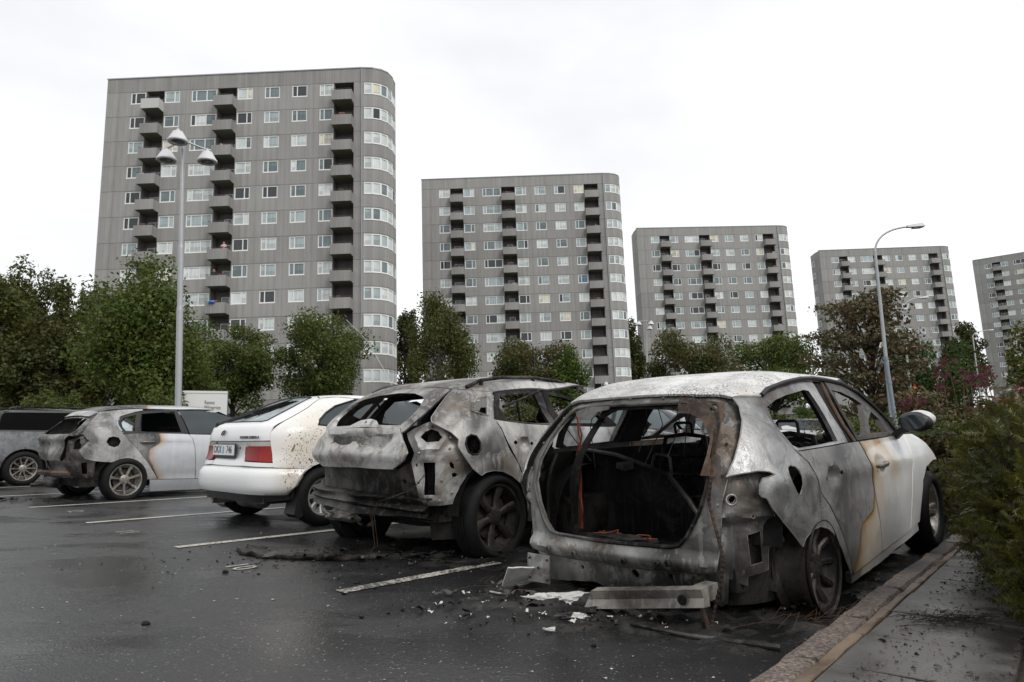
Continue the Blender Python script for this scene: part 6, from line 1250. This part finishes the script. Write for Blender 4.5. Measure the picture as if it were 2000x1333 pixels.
bx,by,bz,th=BLD[0]; M['tarp']=plain('blue plastic',(.03,.16,.55),.4); o=lump('blue_bundle',(0,0,0),(.32,.14,.16),M['tarp'],None,3,.4); o.matrix_world=LEVEL@Matrix.Translation((bx,by,bz))@Matrix.Rotation(th,4,'Z')@Matrix.Translation((12.55,-1.10,-8*SH-1.30)); tag(o,'bright blue plastic bundle hanging over a balcony parapet','bundle')
# ------------------------------------------------------------ debris
M['sludge']=burnt('wet burnt sludge',(.05,.048,.046),(.016,.0155,.015),(.006,.006,.006),(.045,.025,.014),.35,2.5,.38,0,31,bump=1.0)
def sludge(name,label,cx,cy,ang,L,W,hmax,seed):
    st=.035; nx=int(L/st); ny=int(W/st); ca,sa=math.cos(ang),math.sin(ang); V=np.zeros(((nx+1)*(ny+1),3)); k=0
    for j in range(ny+1):
        for i in range(nx+1):
            u=(i/nx-.5)*2; v=(j/ny-.5)*2; x=u*L/2; y=v*W/2; e=max(0,1-(u*u+v*v)**1.1); n=noise.noise(Vector((x*3,y*3,seed)))*.6+noise.noise(Vector((x*9,y*9,seed)))*.35+abs(noise.noise(Vector((x*24,y*24,seed))))*.4
            V[k]=(cx+x*ca-y*sa,cy+x*sa+y*ca,.0+hmax*(e*(.35+n)-.12)); k+=1
    F=np.array([(j*(nx+1)+i,j*(nx+1)+i+1,(j+1)*(nx+1)+i+1,(j+1)*(nx+1)+i) for j in range(ny) for i in range(nx)]); me=npmesh(name,V,F); smooth(me,60); return tag(link(name,me,M['sludge']),label,'debris',kind='stuff')
sludge('burnt_sludge','wet black ash under the nearest car\'s tail',.78,3.80,-.45,2.6,1.7,.10,1); sludge('burnt_sludge','wet black ash below the burnt sport utility car',-.45,5.6,-.55,2.8,1.5,.07,2); sludge('burnt_sludge','black ash behind the silver hatchback',-7.0,10.1,-.5,2.2,1.0,.05,3); sludge('burnt_sludge','black ash along the kerb beside the nearest car',2.5,4.9,.87,2.6,.8,.05,4)
def bits(name,label,mat,N,fn,s0,s1,seed,flat=.5):
    rng=np.random.default_rng(seed); V=[];F=[]
    base=np.array([(1,1,1),(1,-1,-1),(-1,1,-1),(-1,-1,1)],float)
    for i in range(N):
        x,y,z=fn(rng); s=s0+(s1-s0)*rng.random()**3; q=base*s*rng.uniform(.4,1.2,(4,3)); a=rng.random()*6.28; q=np.stack([q[:,0]*math.cos(a)-q[:,1]*math.sin(a),q[:,0]*math.sin(a)+q[:,1]*math.cos(a),q[:,2]*flat],1); b=len(V)*1; V.append(q+[x,y,z+s*flat*.6]); F+=[(4*i,4*i+1,4*i+2),(4*i,4*i+3,4*i+1),(4*i,4*i+2,4*i+3),(4*i+1,4*i+3,4*i+2)]
    return tag(link(name,npmesh(name,np.concatenate(V),np.array(F)),mat),label,'debris',kind='stuff')
def near(cx,cy,sx,sy,z=.006): return lambda r:(cx+r.normal()*sx,cy+r.normal()*sy,z)
bits('char_crumbs','charred crumbs scattered round the burnt cars',M['char'],450,near(.6,3.85,.55,.32),.003,.016,1); bits('char_crumbs','charred crumbs behind the burnt sport utility car',M['char'],700,near(-1.2,5.3,.7,.35),.003,.011,2)
bits('pale_grit','pale grit and small leaves on the wet asphalt',M['white_bit'],420,lambda r:(r.uniform(-4,.9),r.uniform(2.6,7),.006),.002,.010,3,.3)
def onpave(r):
    a=r.uniform(-.4,5.0); b=.22+abs(r.normal())*.25; p=K0+KD*a+KN*(min(b,.66)); return (p.x,p.y,.077)
bits('glass_crumbs','dark glass crumbs and litter on the pavement slabs',M['char_metal'],900,onpave,.003,.010,4,.5)
def gl2(r): p=K0+KD*(2.9+r.normal()*.35)+KN*(.48+r.normal()*.09); return (p.x,p.y,.078)
bits('glass_crumbs','patch of crumbled window glass on the slabs near the front wheel',plain('dark greenish glass crumbs',(.03,.045,.045),.1),900,gl2,.003,.010,5,.6)
mb=MB(); rr=random.Random(8)
for i in range(420):
    p=K0+KD*rr.uniform(-.3,4.2)+KN*(.25+min(.41,abs(rr.gauss(0,.3)))); a=rr.uniform(0,6.28); L=rr.uniform(.006,.02); mb.tube([(p.x,p.y,.078),(p.x+L*math.cos(a),p.y+L*math.sin(a),.080)],.0013,3,False)
tag(mb.build('fallen_needles',M['stem']),'fallen yew needles scattered over the slabs','litter',kind='stuff')
mb=MB(); p0=K0+KD*1.35+KN*.42
for i in range(90):
    a=rr.gauss(.0,.6); L=rr.uniform(.05,.22); b=p0+Vector((rr.gauss(-.08,.10),rr.gauss(0,.03),0)); h=rr.uniform(.0,.035); mb.tube([(b.x,b.y,.08),(b.x+L*.5*math.cos(a),b.y+L*.5*math.sin(a),.082+h),(b.x+L*math.cos(a+.3),b.y+L*math.sin(a+.3)*.6,.08+h*.6)],.0014,4)
tag(mb.build('twig_heap',M['bark']),'small heap of dry twigs lying on the slabs by the kerb','twigs')
# single pieces
def scrap(name,label,poly,z,th,mat,bend=.02,loc=(0,0,0),rot=(0,0,0)):
    V,T=tri2d(poly,[],.03); f=lambda x,y:Vector((x,y,z+abs(noise.noise(Vector((x*9,y*9,2))))*bend+bend*.5)); o=sheet(name,V,T,f,lambda x,y:f(x,y)-Vector((0,0,th)),mat,None); o.location=loc; o.rotation_euler=rot; return tag(o,label,'debris',group='scraps lying behind the nearest car')
scrap('metal_scrap','squarish white scrap leaning on the ash at the nearest car\'s left tail',[(-.11,-.08),(.09,-.09),(.12,.07),(-.08,.10)],0,.008,M['white_bit'],.012,(.05,4.12,.09),(-.75,.1,.4))
tag(lump('melted_scrap',(.28,3.84,.02),(.19,.075,.035),M['white_bit'],None,4,.75,4,2.6),'large white melted puddle scrap at the end of the bumper beam','debris','scraps lying behind the nearest car')
tag(lump('melted_scrap',(.31,3.54,.012),(.075,.022,.014),M['white_bit'],None,9,.7,4,2.6),'long flat white scrap nearest the camera, below the puddle scrap','debris','scraps lying behind the nearest car')
scrap('melted_scrap','tiny white scrap in front of the ash',[(-.03,.01),(.03,.015),(.025,-.015),(-.02,-.02)],0,.008,M['white_bit'],.02,(.17,3.28,.012))
scrap('melted_scrap','thin white sliver left of the squarish scrap',[(-.06,.008),(.06,.0),(.05,-.012),(-.05,-.006)],0,.005,M['white_bit'],.01,(-.08,4.05,.012),(0,0,-.5))
mb=MB(); mb.tube([(.55,3.33,.03),(.78,3.17,.022),(1.12,3.00,.02)],[.006,.009,.013],8); tag(mb.build('metal_rod',M['char_metal'],None,40),'thin dark metal rod lying on the asphalt by the kerb','rod')
mb=MB(); mb.tube([(.92,3.62,.26),(.90,3.45,.14),(.89,3.22,.015)],[.011,.011,.011],8); tag(mb.build('fallen_conduit',M['conduit'],None,40),'rusty ribbed conduit hanging down to the metal rod','conduit')
# torn wheel-arch strip lying behind the utility car
bm=bmesh.new(); rows=[]; path=[(-2.2,5.62),(-2.08,5.40),(-1.85,5.24),(-1.55,5.16),(-1.25,5.12),(-1.0,5.2)]
for i in range(41):
    f=i/40*5; k=min(4,int(f)); a=Vector(path[k]).lerp(Vector(path[k+1]),f-k); rows.append([bm.verts.new((a.x+w*.12*(1+.5*noise.noise(Vector((f*2,j,0)))),a.y+w*.16+.02*noise.noise(Vector((f*3,j,5))),.008+z*(1+.8*noise.noise(Vector((f*3,j,3)))))) for j,(w,z) in enumerate([(0,.0),(.02,.028),(.35,.008),(.7,.022),(1,.006),(1.25,.0)])])
for i in range(40):
    for j in range(5): bm.faces.new((rows[i][j],rows[i+1][j],rows[i+1][j+1],rows[i][j+1]))
me=bpy.data.meshes.new('torn_liner'); bm.to_mesh(me); bm.free(); smooth(me,60); o=link('torn_liner',me,M['char_metal']); o.modifiers.new('s','SOLIDIFY').thickness=.006; tag(o,'torn charred trim strip lying on the asphalt behind the sport utility car','debris')
for i,(x,y) in enumerate([(-1.75,3.42),(-.95,4.35),(-2.6,3.3),(-1.9,4.7)]): tag(lump('pebble',(x,y,.01),(.02,.015,.012),M['char'],None,i,.4,2),['lone dark pebble on the open asphalt','dark pebble between two stall lines','dark pebble nearest the left edge of the asphalt','dark pebble near the painted stall number'][i],'pebble')

# steel cords of the burnt tyres, tangled on the ground
M['cord']=plain('rusty steel cord',(.085,.045,.026),.7)
for (cx,cy,n,sd,lb) in ((1.75,3.35,170,1,'tangle of rusty tyre cords by the kerb beside the nearest car'),(.35,4.25,70,2,'tangle of rusty tyre cords under the nearest car\'s left tail')):
    rng=np.random.default_rng(sd); mb=MB()
    for i in range(n):
        x=cx-.1+rng.normal()*.22; y=cy+rng.normal()*.14; a=rng.normal()*.5+.1; L=.12+.25*rng.random(); h=.02+.05*rng.random(); mb.tube([(x,y,.012),(x+L*.4*math.cos(a),y+L*.4*math.sin(a),.012+h),(x+L*math.cos(a+.5),y+L*math.sin(a+.5),.014)],.0011,3,False)
    tag(mb.build('tyre_cords',M['cord']),lb,'debris',kind='stuff')

# torn burnt sheet fragments and crumbs in the ash
def fragments(label,n,cx,cy,sx,sy,s0,s1,mat,seed):
    rng=np.random.default_rng(seed); V=[];F=[];b=0
    for i in range(n):
        x=cx+rng.normal()*sx; y=cy+rng.normal()*sy; a=rng.random()*6.28; L=s0+(s1-s0)*rng.random()**2; W=L*(.25+.5*rng.random()); k=5; ca,sa=math.cos(a),math.sin(a); cur=rng.normal()*.5
        for j in range(k+1):
            f=j/k-.5
            for w in (-.5,.5):
                u=f*L; v=w*W*(.5+rng.random()*.7); z=.012+abs(math.sin(f*3+cur))*L*.22+rng.random()*.012; V.append((x+u*ca-v*sa,y+u*sa+v*ca,z))
        F+=[(b+2*j,b+2*j+2,b+2*j+3,b+2*j+1) for j in range(k)]; b+=2*(k+1)
    me=npmesh('burnt_fragments',np.array(V),np.array(F)); tag(link('burnt_fragments',me,mat),label,'debris',kind='stuff')
fragments('torn charred fragments in the ash behind the nearest car',130,.55,3.78,.5,.26,.02,.13,M['char_metal'],1)
fragments('torn charred fragments behind the burnt sport utility car',90,-.9,5.35,.5,.22,.02,.12,M['char_metal'],2)
fragments('pale ash flakes lying in the black ash',70,.35,3.75,.45,.25,.01,.05,M['white_bit'],3)
fragments('charred scraps along the kerb',60,2.2,4.35,.45,.5,.02,.10,M['char_metal'],4)
fragments('charred fragments behind the silver hatchback',60,-7.3,9.9,.5,.25,.03,.15,M['char'],5)

ORD='first second third fourth fifth sixth seventh eighth ninth tenth eleventh twelfth thirteenth fourteenth fifteenth sixteenth'.split()
for nm,lb in (('flowering_perennial','tall perennial with purple flower heads behind the wing mirror, %s from the left'),('shrub','dark low shrub below the tower blocks, %s from the left')):
    os_=sorted([o for o in bpy.data.objects if o.parent is None and o.name.split('.')[0]==nm],key=lambda o:o.location.x/o.location.y)
    for o,w in zip(os_,ORD): o['label']=lb%w
